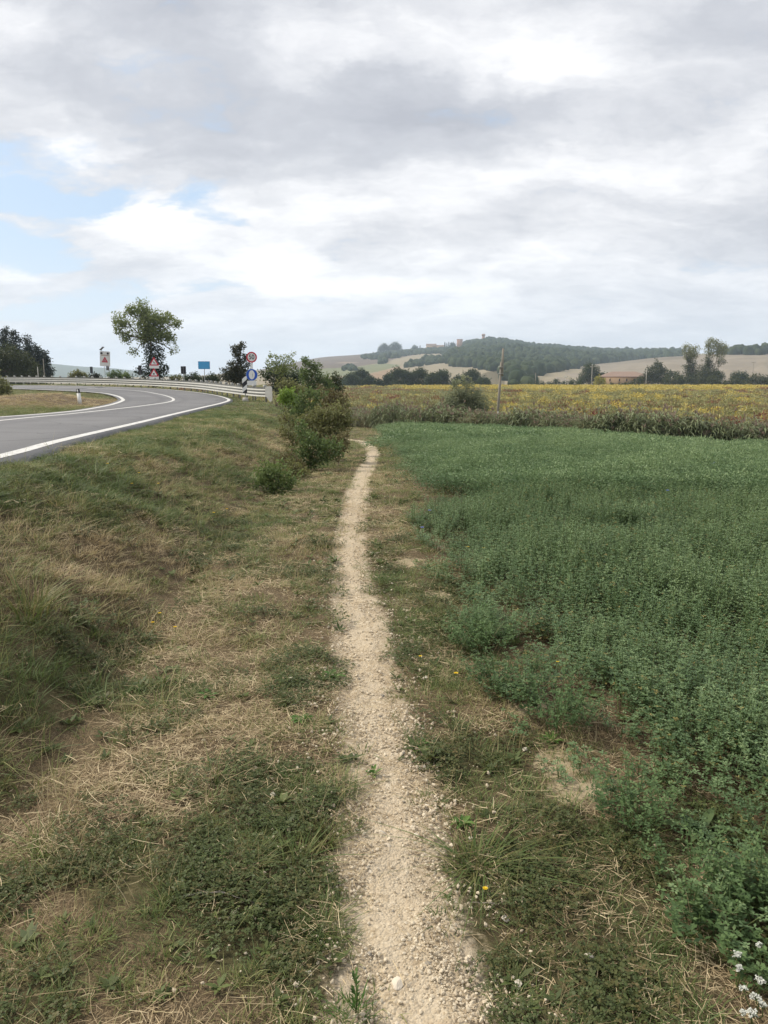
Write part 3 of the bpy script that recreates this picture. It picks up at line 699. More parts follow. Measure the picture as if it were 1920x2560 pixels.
def tuft(n, rad, h0, h1, w, lean, seed, mat=GRASS, k=4):
    rg = np.random.default_rng(seed); a = rg.uniform(0, 6.283, n); r = rad * np.sqrt(rg.random(n)); az = a + rg.normal(0, .7, n)
    base = np.stack([r * np.cos(a), r * np.sin(a), np.zeros(n) - .006], -1); h = rg.uniform(h0, h1, n); le = np.abs(rg.normal(lean, lean * .5, n))
    o2 = np.stack([np.cos(az), np.sin(az), np.zeros(n)], -1); s = np.linspace(0, 1, k)
    out = (le[:, None] * (s * .45 + s ** 2 * .8)); up = s * (1 - .28 * np.clip(le[:, None], 0, 2) * s)
    P = base[:, None] + h[:, None, None] * (o2[:, None] * out[..., None] + np.array([0, 0, 1.]) * up[..., None])
    S = np.stack([-np.sin(az), np.cos(az), rg.normal(0, .3, n)], -1); ww = np.array([1, .9, .6, .08]) if k == 4 else np.linspace(1, .1, k)
    mb = MB(); mb.strips(P, unit(S), w * rg.uniform(.7, 1.3, (n, 1)) * ww, rg.uniform(.1, .9, n)); return mb.mesh('tuft', mat)
def straw(n, rad, l0, l1, w, seed):
    rg = np.random.default_rng(seed); c = np.stack([rg.normal(0, rad, n), rg.normal(0, rad, n), rg.uniform(.003, .022, n)], -1)
    az = rg.uniform(0, 6.283, n); L = rg.uniform(l0, l1, n); tl = rg.normal(0, .10, n); cu = rg.normal(0, .25, n); s = np.linspace(-.5, .5, 4)
    d = np.stack([np.cos(az), np.sin(az), tl], -1); sd2 = np.stack([-np.sin(az), np.cos(az), np.zeros(n)], -1)
    P = c[:, None] + L[:, None, None] * (d[:, None] * s[None, :, None] + sd2[:, None] * (cu[:, None] * s ** 2)[..., None]); P[..., 2] = np.maximum(P[..., 2], .002)
    mb = MB(); S = unit(sd2 + np.array([0, 0, 1.]) * rg.normal(0, .5, (n, 1)))
    mb.strips(P, S, w * rg.uniform(.6, 1.4, (n, 1)) * np.array([.8, 1, 1, .6]), rg.uniform(0, 1, n)); return mb.mesh('straw', STRAW)
def trifol(mb, C, az, L, Wd, tint, rg, tiltz=.25):
    n = len(C)
    for dz in (-2.0, 0, 2.0):
        a = az + dz + rg.normal(0, .15, n); D = unit(np.stack([np.cos(a), np.sin(a), rg.normal(tiltz, .25, n)], -1)); N = unit(np.stack([rg.normal(0, .3, n), rg.normal(0, .3, n), np.ones(n)], -1))
        mb.leaves(C, D, N, L * rg.uniform(.8, 1.2, n), Wd, tint + rg.normal(0, .06, n), .12)
def clover(n, rad, L, seed):
    rg = np.random.default_rng(seed); mb = MB(); a = rg.uniform(0, 6.283, n); r = rad * np.sqrt(rg.random(n)); C = np.stack([r * np.cos(a), r * np.sin(a), rg.uniform(.006, .04, n)], -1)
    trifol(mb, C, rg.uniform(0, 6.283, n), L, L * .75, rg.uniform(.1, .9, n), rg, .05); return mb.mesh('clover', CLOVER)
def alfalfa(nst, rad, h0, h1, L, seed, nodes=11, stems=True, lean=.25):
    rg = np.random.default_rng(seed); mb = MB(); a = rg.uniform(0, 6.283, nst); r = rad * np.sqrt(rg.random(nst))
    B = np.stack([r * np.cos(a), r * np.sin(a), np.zeros(nst)], -1); h = rg.uniform(h0, h1, nst); le = np.stack([np.cos(a), np.sin(a)], -1) * (lean * r / rad)[:, None] + rg.normal(0, .1, (nst, 2))
    s = np.linspace(0, 1, 4); P = B[:, None] + np.stack([le[:, :1] * s ** 1.3 * h[:, None], le[:, 1:] * s ** 1.3 * h[:, None], s * h[:, None]], -1)
    if stems: mb.strips(P, unit(np.stack([-np.sin(a), np.cos(a), 0 * a], -1)), np.array([.004, .0035, .003, .002]), rg.uniform(.3, .9, nst), 1)
    for q in range(nodes):
        t = (q + rg.uniform(0, 1, nst)) / nodes * .8 + .2; C = B + np.stack([le[:, 0] * t ** 1.3 * h, le[:, 1] * t ** 1.3 * h, t * h], -1)
        az = rg.uniform(0, 6.283, nst); pet = (.035 * (1.15 - t))[:, None] * L / .022; C = C + pet * np.stack([np.cos(az), np.sin(az), .4 + 0 * az], -1)
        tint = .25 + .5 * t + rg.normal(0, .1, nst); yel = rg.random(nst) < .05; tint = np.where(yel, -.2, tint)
        trifol(mb, C, az, L * (1.15 - .45 * t), L * .5 * (1.15 - .35 * t), tint, rg, .35)
    return mb.mesh('alfalfa', [ALFALFA, STEM])
def leafpatch(n, rad, h0, h1, L, Wd, seed, mat, up=.5, tall=1.0):
    rg = np.random.default_rng(seed); mb = MB(); C = np.stack([rg.uniform(-rad, rad, n), rg.uniform(-rad, rad, n), h0 + (h1 - h0) * rg.random(n) ** .7], -1)
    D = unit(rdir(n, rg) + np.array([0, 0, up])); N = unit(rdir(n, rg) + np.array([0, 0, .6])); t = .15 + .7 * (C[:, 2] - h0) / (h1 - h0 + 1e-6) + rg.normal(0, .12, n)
    mb.leaves(C, D, N, L * rg.uniform(.7, 1.3, n), Wd, t, .1); return mb.mesh('patch', mat)

def stalks(n, rad, h0, h1, seed):
    me = tuft(n, rad, h0, h1, .0024, .55, seed); a = me.attributes['tint']; v = np.empty(len(a.data), np.float32); a.data.foreach_get('value', v); a.data.foreach_set('value', v * .3 - .35); return me
def grass_cover():
    V = [tuft(34, .05, .015, .05, .0036, .7, 1), tuft(30, .055, .02, .06, .0038, .9, 2), tuft(40, .06, .015, .045, .0034, 1.0, 3), tuft(30, .05, .03, .085, .004, .8, 4), tuft(26, .07, .03, .10, .0045, 1.0, 5), tuft(20, .08, .05, .14, .005, 1.1, 6), stalks(9, .10, .12, .30, 7), stalks(7, .12, .10, .22, 8)]
    X, Y, S, I, TT = [], [], [], [], []
    for y0, y1, dn, sc in ((1.2, 2.6, 480, .75), (2.6, 4.5, 380, .85), (4.5, 8, 300, 1.0), (8, 15, 190, 1.25), (15, 30, 80, 1.75), (30, 62, 14, 2.8), (62, 92, 5, 4.0)):
        x, y = band(y0, y1, dn); z = height(x, y); d, w = path_d(x, y); fi = field_in(x, y); sd_ = signed_dist(x, y, FOOT)
        grn = zone(x, y, z, GRNZ); dry = zone(x, y, z, DRYZ); bare = zone(x, y, z, BARE); n1 = fbm(x * 1.7, y * 1.7, 101, 4); n2 = fbm(x * .5, y * .5, 111, 3); n3 = fbm(x * 6, y * 6, 121, 3)
        # road
        do = signed_dist(x, y, [tuple(p) for p in OUTc[::6]]); di = signed_dist(x, y, [tuple(p) for p in INNc[::6]])
        onr = (do > -.22 + (n3 - .5) * .5) & (di < .18 + (n3 - .5) * .3)
        pr = np.where(d < w * .7, .035, .05 + sstep(d - w * .7, 0, .2)) * np.clip(1.15 - bare * .9, .18, 1); pr = pr * sstep(n3, .30, .52) * np.clip(.9 + grn * .4 - dry * .3, .25, 1)
        pr = np.where(sd_ > .3, np.maximum(pr, .8), pr); pr = np.where(fi > .1, .10, pr)
        inner = (di > .2); pr = np.where(inner, .75, pr)
        k = (rng.random(len(x)) < pr) & ~onr & (reed_d(x, y) < -.5) & (sd_ < 60)
        x, y, z, n1, n2, n3, grn, dry, sd_, fi, inner = [q[k] for q in (x, y, z, n1, n2, n3, grn, dry, sd_, fi, inner)]; n = len(x)
        bank = sstep(sd_, .0, .9)
        t = .56 + (n1 - .5) * 1.3 + (n2 - .5) * .7 + (n3 - .5) * .8 + .38 * grn - .40 * dry + .12 * bank + rng.normal(0, .12, n)
        md = np.exp(-(np.hypot((x + 14.8) / 4.4, (y - 33.5) / 6.5)) ** 4); t = np.where(inner, .62 - .75 * md + (n1 - .5) * .6, t)
        strip = np.exp(-((x - np.interp(y, PATH_Y, PATH_X) - .6) / .5) ** 2) * sstep(y, 6.5, 9) ; t = t + .08 * strip
        long_ = bank * sstep(n2 + n1 * .4, .62, .85) * .7; crest = sstep(sd_, 1.1, 1.7); long_ = long_ * (1 - crest); t = t + .10 * crest + .02
        idx = np.where(rng.random(n) < long_ * .8, rng.integers(3, 6, n), np.where(rng.random(n) < bank * .6, rng.integers(2, 5, n), rng.integers(0, 3, n)))
        deep = np.exp(-(((x + 1.7) / .55) ** 2)) * sstep(y, 1.5, 2.2) * (1 - sstep(y, 4.6, 6)); idx = np.where(rng.random(n) < deep * .28, rng.integers(4, 6, n), idx); t = t + deep * .02; stk = rng.random(n) < (.05 + .10 * deep + .06 * bank * (1 - crest)); idx = np.where(stk, rng.integers(6, 8, n), idx)
        s = sc * rng.uniform(.75, 1.3, n); s = np.where(sd_ > 2.5, s * .8, s); idx = np.where((sd_ > 2.4) & (y < 45), rng.integers(0, 4, n), idx)
        X.append(x); Y.append(y); S.append(s); I.append(idx); TT.append(t)
    x, y, s, i, t = map(np.concatenate, (X, Y, S, I, TT)); z = gz(x, y)
    print('grass', len(x))
    scatter('grass', np.stack([x, y, z], -1), rots(len(x), .15), np.stack([s, s, s ** .35 * .85 * rng.uniform(.7, 1.3, len(s))], -1), i, t, V, 'short grass, part green and part dried, on the bank and beside the path', 'grass')
grass_cover()
def straw_cover():
    V = [straw(24, .07, .03, .11, .0016, 11), straw(30, .06, .02, .08, .0015, 12), straw(7, .10, .06, .20, .0017, 13), straw(40, .06, .015, .05, .0016, 14), straw(36, .05, .015, .045, .0014, 15)]
    X, Y, S = [], [], []
    for y0, y1, dn, sc in ((1.2, 2.6, 620, .85), (2.6, 4.5, 420, .95), (4.5, 8, 190, 1.25), (8, 15, 50, 1.9)):
        x, y = band(y0, y1, dn); z = height(x, y); d, w = path_d(x, y); fi = field_in(x, y); sd_ = signed_dist(x, y, FOOT)
        grn = zone(x, y, z, GRNZ); dry = zone(x, y, z, DRYZ); n1 = fbm(x * 2.2, y * 2.2, 131, 4)
        pr = np.clip(.20 + dry * .8 - grn * .12 + (n1 - .5) * 1.5, .05, 1) * np.where(d < w * .85, .22, 1) * np.where(fi > .1, .35, 1) * np.where(sd_ > .4, .5, 1)
        k = (rng.random(len(x)) < pr) & (sd_ < 2.4); X.append(x[k]); Y.append(y[k]); S.append(sc * rng.uniform(.7, 1.3, k.sum()))
    x, y, s = map(np.concatenate, (X, Y, S)); z = gz(x, y) + .002; n = len(x); print('straw', n)
    scatter('straw_litter', np.stack([x, y, z], -1), rots(n, .05), scl3(s), rng.integers(0, len(V), n), np.zeros(n), V, 'mown dry straw lying over the ground beside the path', 'straw')
straw_cover()
def clover_cover():
    V = [clover(60, .08, .010, 21), clover(50, .09, .012, 22), clover(70, .07, .009, 23)]
    X, Y, S, TT = [], [], [], []
    for y0, y1, dn, sc in ((1.2, 2.6, 600, .9), (2.6, 4.5, 380, 1.0), (4.5, 9, 130, 1.4)):
        x, y = band(y0, y1, dn); z = height(x, y); d, w = path_d(x, y); fi = field_in(x, y); sd_ = signed_dist(x, y, FOOT)
        grn = zone(x, y, z, GRNZ); dry = zone(x, y, z, DRYZ); bare = zone(x, y, z, BARE); n1 = fbm(x * 2.4, y * 2.4, 141, 4); n2 = fbm(x * 9, y * 9, 145, 2)
        pr = np.clip(.10 + grn * .7 - dry * .5 + (n1 - .5) * 2.0, 0, .85) * sstep(n2, .36, .62) * np.where(d < w * 1.1, .0, 1) * np.clip(1 - bare, 0, 1) * np.where(sd_ > .4, .35, 1) * np.where(fi > .4, .4, 1)
        k = (rng.random(len(x)) < pr) & (sd_ < 2.4); X.append(x[k]); Y.append(y[k]); S.append(sc * rng.uniform(.7, 1.3, k.sum())); TT.append(.45 + (n1[k] - .5) * .9)
    x, y, s, t = map(np.concatenate, (X, Y, S, TT)); z = gz(x, y); n = len(x); print('clover', n)
    scatter('clover', np.stack([x, y, z], -1), rots(n, .1), scl3(s), rng.integers(0, len(V), n), t, V, 'low dark green clover creeping over the ground beside the path', 'clover')
clover_cover()

def weed_cover():
    def ros(n, L, seed):
        rg = np.random.default_rng(seed); mb = MB(); a = np.arange(n) * 2.4 + rg.normal(0, .3, n); D = unit(np.stack([np.cos(a), np.sin(a), rg.uniform(.1, .7, n)], -1)); mb.leaves(np.stack([0 * a, 0 * a, .004 + 0 * a], -1), D, unit(np.stack([-np.cos(a) * .5, -np.sin(a) * .5, 1 + 0 * a], -1)), L * rg.uniform(.6, 1.2, n), L * .34, rg.uniform(.2, .9, n), .15); return mb.mesh('weed', CLOVER)
    V = [ros(9, .05, 31), ros(11, .04, 32), ros(7, .065, 33), ros(14, .035, 34)]
    X, Y, S, TT = [], [], [], []
    for y0, y1, dn, sc in ((1.2, 3, 70, .8), (3, 6, 55, 1.0), (6, 12, 26, 1.4), (12, 26, 6, 2.2)):
        x, y = band(y0, y1, dn); d, w = path_d(x, y); sd_ = signed_dist(x, y, FOOT); n1 = fbm(x * 1.5, y * 1.5, 201, 3); dry = zone(x, y, height(x, y), DRYZ)
        k = (rng.random(len(x)) < np.clip((n1 - .38) * 3.5 - dry * .5, 0, 1)) & (d > w * 1.05) & (field_in(x, y) < .4) & (sd_ < 2.4); X.append(x[k]); Y.append(y[k]); S.append(sc * rng.uniform(.6, 1.3, k.sum())); TT.append(.75 + rng.normal(0, .2, k.sum()))
    x, y, s, t = map(np.concatenate, (X, Y, S, TT)); n = len(x); print('weeds', n)
    scatter('low_weeds', np.stack([x, y, gz(x, y) + .006], -1), rots(n, .12), scl3(s), rng.integers(0, 4, n), t, V, 'small broad-leaved green weeds dotted through the verge grass', 'weeds')
weed_cover()
def ico(sub=1):
    import bmesh
    bm = bmesh.new(); bmesh.ops.create_icosphere(bm, subdivisions=sub, radius=1.0); v = np.array([q.co[:] for q in bm.verts]); f = [[w.index for w in q.verts] for q in bm.faces]; bm.free(); return v, f
ICO1, ICO2, ICO3 = ico(1), ico(2), ico(3)
def stone_mesh(seed, sx, sy, sz, mat, sub=2, rough=.25):
    rg = np.random.default_rng(seed); v, f = (ICO1, ICO2, ICO3)[sub - 1]; v = v.copy()
    for _ in range(7):
        nrm = rdir(1, rg)[0]; dd = rg.uniform(.55, .9); s = v @ nrm; v = v - np.clip(s - dd, 0, 9)[:, None] * nrm
    v = v * (1 + rg.normal(0, rough * .12, (len(v), 1))) * np.array([sx, sy, sz]); return poly_mesh('stone', v, f, mat, smooth=False)
def stone_mat(name, a, b):
    m, t = new_mat(name); pos = t.add('ShaderNodeTexCoord').outputs['Object']; r = t.add('ShaderNodeObjectInfo').outputs['Random']
    n = t.noise(pos, 6, 5, .65); n2 = t.noise(pos, 60, 3, .6)
    c = t.mix(t.math('ADD', t.math('MULTIPLY', n, .5), t.math('MULTIPLY', r, .6)), a, b)
    finish(t, c, .85, .2, bump=n2, bstr=.3, bdist=.003); return m
PEB = stone_mat('pebble_limestone', (.40, .325, .225), (.68, .60, .46)); STO = stone_mat('pale_limestone', (.50, .42, .31), (.66, .60, .50)); PEBG = stone_mat('grey_pebble', (.20, .18, .15), (.34, .31, .26)); STOW = stone_mat('white_stone', (.50, .45, .36), (.62, .57, .48))
def gravel_cover():
    V = [stone_mesh(200 + q, 1, rng.uniform(.7, 1), rng.uniform(.5, .8), PEB if q < 6 else PEBG, sub=1) for q in range(8)]
    X, Y, S = [], [], []
    for y0, y1, dn, s0, s1 in ((1.2, 2.4, 21000, .0024, .0100), (2.4, 4, 12000, .0032, .012), (4, 7, 4000, .0048, .014), (7, 12, 1000, .007, .016)):
        x, y = band(y0, y1, dn, margin=.2); d, w = path_d(x, y); n1 = fbm(x * 7, y * 7, 151, 3)
        pr = np.where(d < w * .9, .75, .75 * np.exp(-(d - w * .9) / .09)) * sstep(n1, .25, .65) * (1 - .72 * np.exp(-(d / (w * .55)) ** 2) * sstep(fbm(x * 1.5, y * 1.5, 157, 2), .25, .5)); k = rng.random(len(x)) < pr
        X.append(x[k]); Y.append(y[k]); S.append(s0 + (s1 - s0) * rng.random(k.sum()) ** 3.2)
    x, y, s = map(np.concatenate, (X, Y, S)); z = gz(x, y) + .009 + s * .35; n = len(x); print('gravel', n)
    idx = np.where(rng.random(n) < .012, rng.integers(6, 8, n), rng.integers(0, 6, n))
    scatter('gravel', np.stack([x, y, z], -1), rots(n, .6), np.repeat(s[:, None], 3, 1), idx, np.zeros(n), V, 'pale loose limestone gravel on the trodden path', 'gravel')
gravel_cover()

def alfalfa_field():
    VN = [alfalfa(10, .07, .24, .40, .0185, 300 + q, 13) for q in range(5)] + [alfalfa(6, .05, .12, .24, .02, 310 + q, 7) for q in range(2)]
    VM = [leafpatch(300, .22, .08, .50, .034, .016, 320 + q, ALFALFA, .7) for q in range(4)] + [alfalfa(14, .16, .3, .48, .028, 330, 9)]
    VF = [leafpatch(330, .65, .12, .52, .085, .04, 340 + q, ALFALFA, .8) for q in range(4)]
    X, Y, S, I, TT = [], [], [], [], []
    base = [0, len(VN), len(VN) + len(VM)]
    for y0, y1, dn, lod, sc in ((1.2, 4.5, 80, 0, 1), (4.5, 10, 62, 0, 1.1), (10, 24, 22, 1, 1.05), (24, 75, 3.4, 2, 1.0)):
        x, y = band(y0, y1, dn); fi = field_in(x, y); rd = reed_d(x, y); n1 = fbm(x * .8, y * .8, 161, 3); n2 = fbm(x * 3, y * 3, 165, 2); n3 = fbm(x * .12, y * .12, 167, 2)
        # thin, ragged margin nearest the path
        pr = np.clip(sstep(fi + (n2 - .5) * .8, -.05, .35) * .66 + sstep(fi + (n1 - .5) * .6, .25, .9) * .7, 0, 1)
        gap = zone(x, y, height(x, y), [(1535, 1750, 55, 24, .55), (1090, 1290, 45, 16, .45), (1110, 1340, 36, 24, .4), (1010, 1180, 30, 24, .45), (960, 1090, 22, 26, .4)])
        pr = pr * np.clip(1 - gap, .1, 1) * np.where(y < 6, .35 + .65 * sstep(n1, .22, .38), 1)
        k = (rng.random(len(x)) < pr) & (rd < -.4); x, y, fi, n1, n2, n3 = [q[k] for q in (x, y, fi, n1, n2, n3)]; n = len(x)
        h = np.clip(.52 + fi * .42, .45, 1.0) * (0.88 + (n1 - .5) * .7 + (n2 - .5) * .5)
        if lod == 0: ii = np.where((fi < .25) & (rng.random(n) < .4), rng.integers(5, 7, n), rng.integers(0, 5, n))
        elif lod == 1: ii = base[1] + rng.integers(0, len(VM), n)
        else: ii = base[2] + rng.integers(0, len(VF), n)
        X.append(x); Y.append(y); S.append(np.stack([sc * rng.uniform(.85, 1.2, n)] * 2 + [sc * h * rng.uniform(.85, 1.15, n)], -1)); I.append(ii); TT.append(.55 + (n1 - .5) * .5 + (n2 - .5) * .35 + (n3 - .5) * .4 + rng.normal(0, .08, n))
    x, y, i, t = map(np.concatenate, (X, Y, I, TT)); s = np.vstack(S); z = height(x, y); n = len(x); print('alfalfa', n)
    scatter('alfalfa_field', np.stack([x, y, z], -1), rots(n, .06), s, i, t, VN + VM + VF, 'dense blue-green alfalfa crop filling the field right of the path', 'alfalfa')
alfalfa_field()

def reeds():
    def clump(seed, nst=26, rad=.45, h0=.7, h1=1.45):
        rg = np.random.default_rng(seed); mb = MB(); a = rg.uniform(0, 6.283, nst); r = rad * np.sqrt(rg.random(nst)); B = np.stack([r * np.cos(a), r * np.sin(a), 0 * a], -1); h = rg.uniform(h0, h1, nst); le = rg.normal(0, .12, (nst, 2))
        s = np.linspace(0, 1, 3); P = B[:, None] + np.stack([le[:, :1] * s * h[:, None], le[:, 1:] * s * h[:, None], s * h[:, None]], -1); mb.strips(P, unit(np.stack([-np.sin(a), np.cos(a), 0 * a], -1)), np.array([.02, .016, .01]), .35)
        for q in range(6):
            t = rg.uniform(.15, 1, nst); C = B + np.stack([le[:, 0] * t * h, le[:, 1] * t * h, t * h], -1); az = rg.uniform(0, 6.283, nst); L = rg.uniform(.3, .55, nst); ss = np.linspace(0, 1, 4)
            dr = np.stack([np.cos(az), np.sin(az), 0 * az], -1); PP = C[:, None] + L[:, None, None] * (dr[:, None] * (ss * .85)[None, :, None] + np.array([0, 0, 1.]) * (ss * .75 - ss ** 2 * .95)[None, :, None])
            mb.strips(PP, unit(np.stack([-np.sin(az), np.cos(az), 0 * az + .3], -1)), np.array([.03, .045, .035, .006]), .45 + .35 * t + rg.normal(0, .12, nst))
        nh = int(nst * .22); C = P[:nh, 2]; 
        for q in range(5): mb.leaves(C - np.array([0, 0, .02]), unit(rdir(nh, rg) * .5 + np.array([0, 0, 1.])), rdir(nh, rg), .20, .045, rg.uniform(-.35, -.1, nh))
        return mb.mesh('reed', REEDM)
    V = [clump(400 + q) for q in range(5)]
    P = np.array(REED); seg = resamp(P, 900); n = 9000; k = rng.integers(0, 899, n); T = unit(seg[k + 1] - seg[k]); Nn2 = np.stack([T[:, 1], -T[:, 0]], -1)
    dd = rng.uniform(-.3, 3.4, n) ** 1.0; q = seg[k] + Nn2 * -0 + rng.uniform(0, 1, (n, 1)) * (seg[k + 1] - seg[k])
    q = q + Nn2 * dd[:, None]
    x, y = q[:, 0], q[:, 1]; ok = (np.abs(x) < .56 * y + 4) & (reed_d(x, y) > -.6); x, y, dd = x[ok], y[ok], dd[ok]
    nz = fbm(x * .5, y * .5, 171, 3); s = (.86 + .9 * (nz - .5)) * (1.08 - .10 * dd) * rng.uniform(.7, 1.25, len(x)); n = len(x); print('reeds', n)
    scatter('reed_strip', np.stack([x, y, height(x, y) - .03], -1), rots(n, .08), scl3(s, .15), rng.integers(0, 5, n), .5 + (nz - .5) * .6 - .05 * dd, V, 'band of tall reeds and weeds along the far edge of the green field', 'reeds')
reeds()
def crop_field():
    V = [leafpatch(150, .6, .1, .95, .26, .06, 420 + q, CROPM, 1.3) for q in range(3)] + [leafpatch(160, .5, .1, 1.25, .22, .10, 430 + q, CROPM, .6) for q in range(2)]
    X, Y, S, I, TT = [], [], [], [], []
    for y0, y1, dn, sc in ((26, 60, 2.4, .9), (60, 110, .9, 1.25), (110, 190, .34, 2.0), (190, 310, .14, 3.0)):
        x, y = band(y0, y1, dn, margin=6); rd = reed_d(x, y); k = (rd > 3.0) & (signed_dist(x, y, FOOT) < -2); x, y, rd = x[k], y[k], rd[k]; n = len(x)
        # stripes follow the rows, roughly along the reed line
        t = .43 + (fbm(rd * .16 + 3, x * .012, 181, 3) - .5) * 1.15 + (fbm(x * .12, y * .12, 185, 3) - .5) * .45 + rng.normal(0, .13, n)
        front = np.exp(-((rd - 7) / 3.5) ** 2) * sstep(x, 5, 14); t = t - .42 * front
        t = t + .16 * np.exp(-((rd - 12.5) / 2.5) ** 2) + .1 * np.exp(-((rd - 4.0) / 1.5) ** 2)
        far = sstep(y, 175, 235) * sstep(x / y, -.05, .12); yel = rng.random(n) < far * .8; t = np.where(yel, .95 + rng.normal(0, .08, n), t)
        t = np.where((x / y < .10) & (y > 60) & ~yel, t * .75 + .02, t)
        X.append(x); Y.append(y); S.append(sc * rng.uniform(.8, 1.2, n)); I.append(np.where(yel, rng.integers(3, 5, n), np.where(rng.random(n) < .12, 3, rng.integers(0, 3, n)))); TT.append(t)
    x, y, s, i, t = map(np.concatenate, (X, Y, S, I, TT)); n = len(x); z = height(x, y); print('crop', n)
    zs = np.where(s > 1.1, 1.0 + .12 * (s - 1), s); zs = np.where(i >= 3, zs * 1.15, zs) * rng.uniform(.85, 1.2, n)
    scatter('crop_field', np.stack([x, y, z], -1), np.stack([0 * x, 0 * x, rng.uniform(0, 6.28, n)], -1), np.stack([s, s, zs], -1), i, t, V, 'ripening field of rust red and yellow crops beyond the reeds', 'crop')
crop_field()

def far_wood():
    V = []
    for q in range(6):
        rg = np.random.default_rng(500 + q); v, f = ICO3; n = 1 + .28 * (fbm(v[:, 0] * 2.2 + q * 7, v[:, 1] * 2.2 + v[:, 2] * 1.7, 190 + q, 3) - .5) * 2
        V.append(poly_mesh('far_crown', v * n[:, None] * np.array([1, 1, 1.15]) + np.array([0, 0, .8]), f, FARWOOD, smooth=True))
    pts = []
    for (Vg, polys, step) in ((VA, WOOD_POLYS[:6], 8.0), (VB, WOOD_POLYS[6:], 7.0)):
        k, n = Vg.shape[:2]; A = Vg[:-1, :-1].reshape(-1, 3); B = Vg[:-1, 1:].reshape(-1, 3); C = Vg[1:, :-1].reshape(-1, 3)
        area = np.linalg.norm(np.cross(B - A, C - A), axis=1); area = np.where(np.arange(len(area)) // (n - 1) < k - 13 + 1, area, 0); N = int(area.sum() / (step * step)); N = min(N, 90000)
        ids = rng.choice(len(A), N, p=area / area.sum()); a, b = rng.random((2, N)); P = A[ids] + (B[ids] - A[ids]) * a[:, None] + (C[ids] - A[ids]) * b[:, None]
        u, v = proj(P[:, 0], P[:, 1], P[:, 2] + 4); m = np.zeros(N, bool)
        for pl in polys: m |= inpoly(u, v, pl)
        m &= ~inpoly(u, v, CLEAR); pts.append(P[m])
    P = np.vstack(pts); n = len(P); print('wood', n)
    s = rng.uniform(3.5, 7.0, n) * np.where(np.hypot(P[:, 0], P[:, 1]) < 1000, .75, 1)
    u, v = proj(P[:, 0], P[:, 1], P[:, 2]); s = np.where((u < 1120) & (v > 885), s * .7, s); s = np.where((u < 1135) & (v <= 893), s * .5, s); s = np.where(u < 960, s * .7, s)
    scatter('hillside_wood', P - np.array([0, 0, .5]), rots(n, .1), np.stack([s, s, s * rng.uniform(.8, 1.15, n)], -1), rng.integers(0, 6, n), np.zeros(n), V, 'hazy oak wood covering the slopes of the castle hill', 'woodland')
far_wood()

# ------------------------------------------------------------------ trees and shrubs, each its own
def crown_mesh(mb, blobs, per, L, rg, wl=.6, up=.25, sub=14, spread=.34, tint0=.5):
    """blobs: centre, radii (3), density"""
    for c, r, dn in blobs:
        c = np.array(c); r = np.broadcast_to(np.array(r, float), (3,)); n = max(12, int(10 * per * dn * (r[0] * r[2]) / (L * L)))
        k = max(4, int(sub * dn)); cc = rdir(k, rg) * (rg.random((k, 1)) ** .45) * r * .85; w = rg.integers(0, k, n); p = cc[w] + rg.normal(0, 1, (n, 3)) * r * spread
        q = np.linalg.norm(p / r, axis=1); p = p[q < 1.25]; n = len(p); w = w[q < 1.25] if len(w) == len(q) else w[:n]
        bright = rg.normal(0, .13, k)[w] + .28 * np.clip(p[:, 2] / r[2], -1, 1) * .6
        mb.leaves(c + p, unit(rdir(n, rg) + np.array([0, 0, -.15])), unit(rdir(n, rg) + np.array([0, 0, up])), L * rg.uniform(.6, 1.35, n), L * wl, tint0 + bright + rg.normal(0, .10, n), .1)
def shoots(mb, blobs, L, rg, wl=.6, num=5, reach=1.45):
    for c, r, dn in blobs:
        c = np.array(c); r = np.broadcast_to(np.array(r, float), (3,))
        for _ in range(max(1, int(num * dn))):
            d = rdir(1, rg, -.2, 1)[0]; ln = rg.uniform(.9, reach); k = int(rg.integers(9, 18)); t = rg.uniform(.55, 1, k); p = c + d * r * ln * t[:, None] + np.array([0, 0, 1.]) * (rg.uniform(-.1, .25) * r[2] * t[:, None] ** 2) + rg.normal(0, L * .45, (k, 3))
            mb.leaves(p, unit(rdir(k, rg) + d), unit(rdir(k, rg) + np.array([0, 0, .3])), L * rg.uniform(.6, 1.2, k), L * wl, .62 + rg.normal(0, .14, k), .1)
def limbs(mb, base, fork, blobs, r0, rg, wig=.12):
    base = np.array(base, float); fork = np.array(fork, float)
    t = np.linspace(0, 1, 6)[:, None]; P = base + (fork - base) * t; P[1:-1, :2] += rg.normal(0, wig * r0 * 2, (4, 2)); mb.tube(P, np.linspace(r0, r0 * .62, 6), 8)
    for c, r, dn in blobs:
        c = np.array(c); rr = np.broadcast_to(np.array(r, float), (3,)); L = np.linalg.norm(c - fork)
        if L < 1e-3: continue
        s = np.linspace(0, 1, 5)[:, None]; Q = fork + (c - fork) * s; Q[1:-1] += rg.normal(0, wig * L * .35, (3, 3)); mb.tube(Q, np.linspace(r0 * .5, r0 * .12, 5), 6)
        for _ in range(3):
            e = c + rdir(1, rg)[0] * rr * .8; mb.tube(np.stack([Q[3], (Q[3] + e) / 2 + rg.normal(0, .05 * L, 3), e]), np.array([r0 * .2, r0 * .13, r0 * .05]), 5)
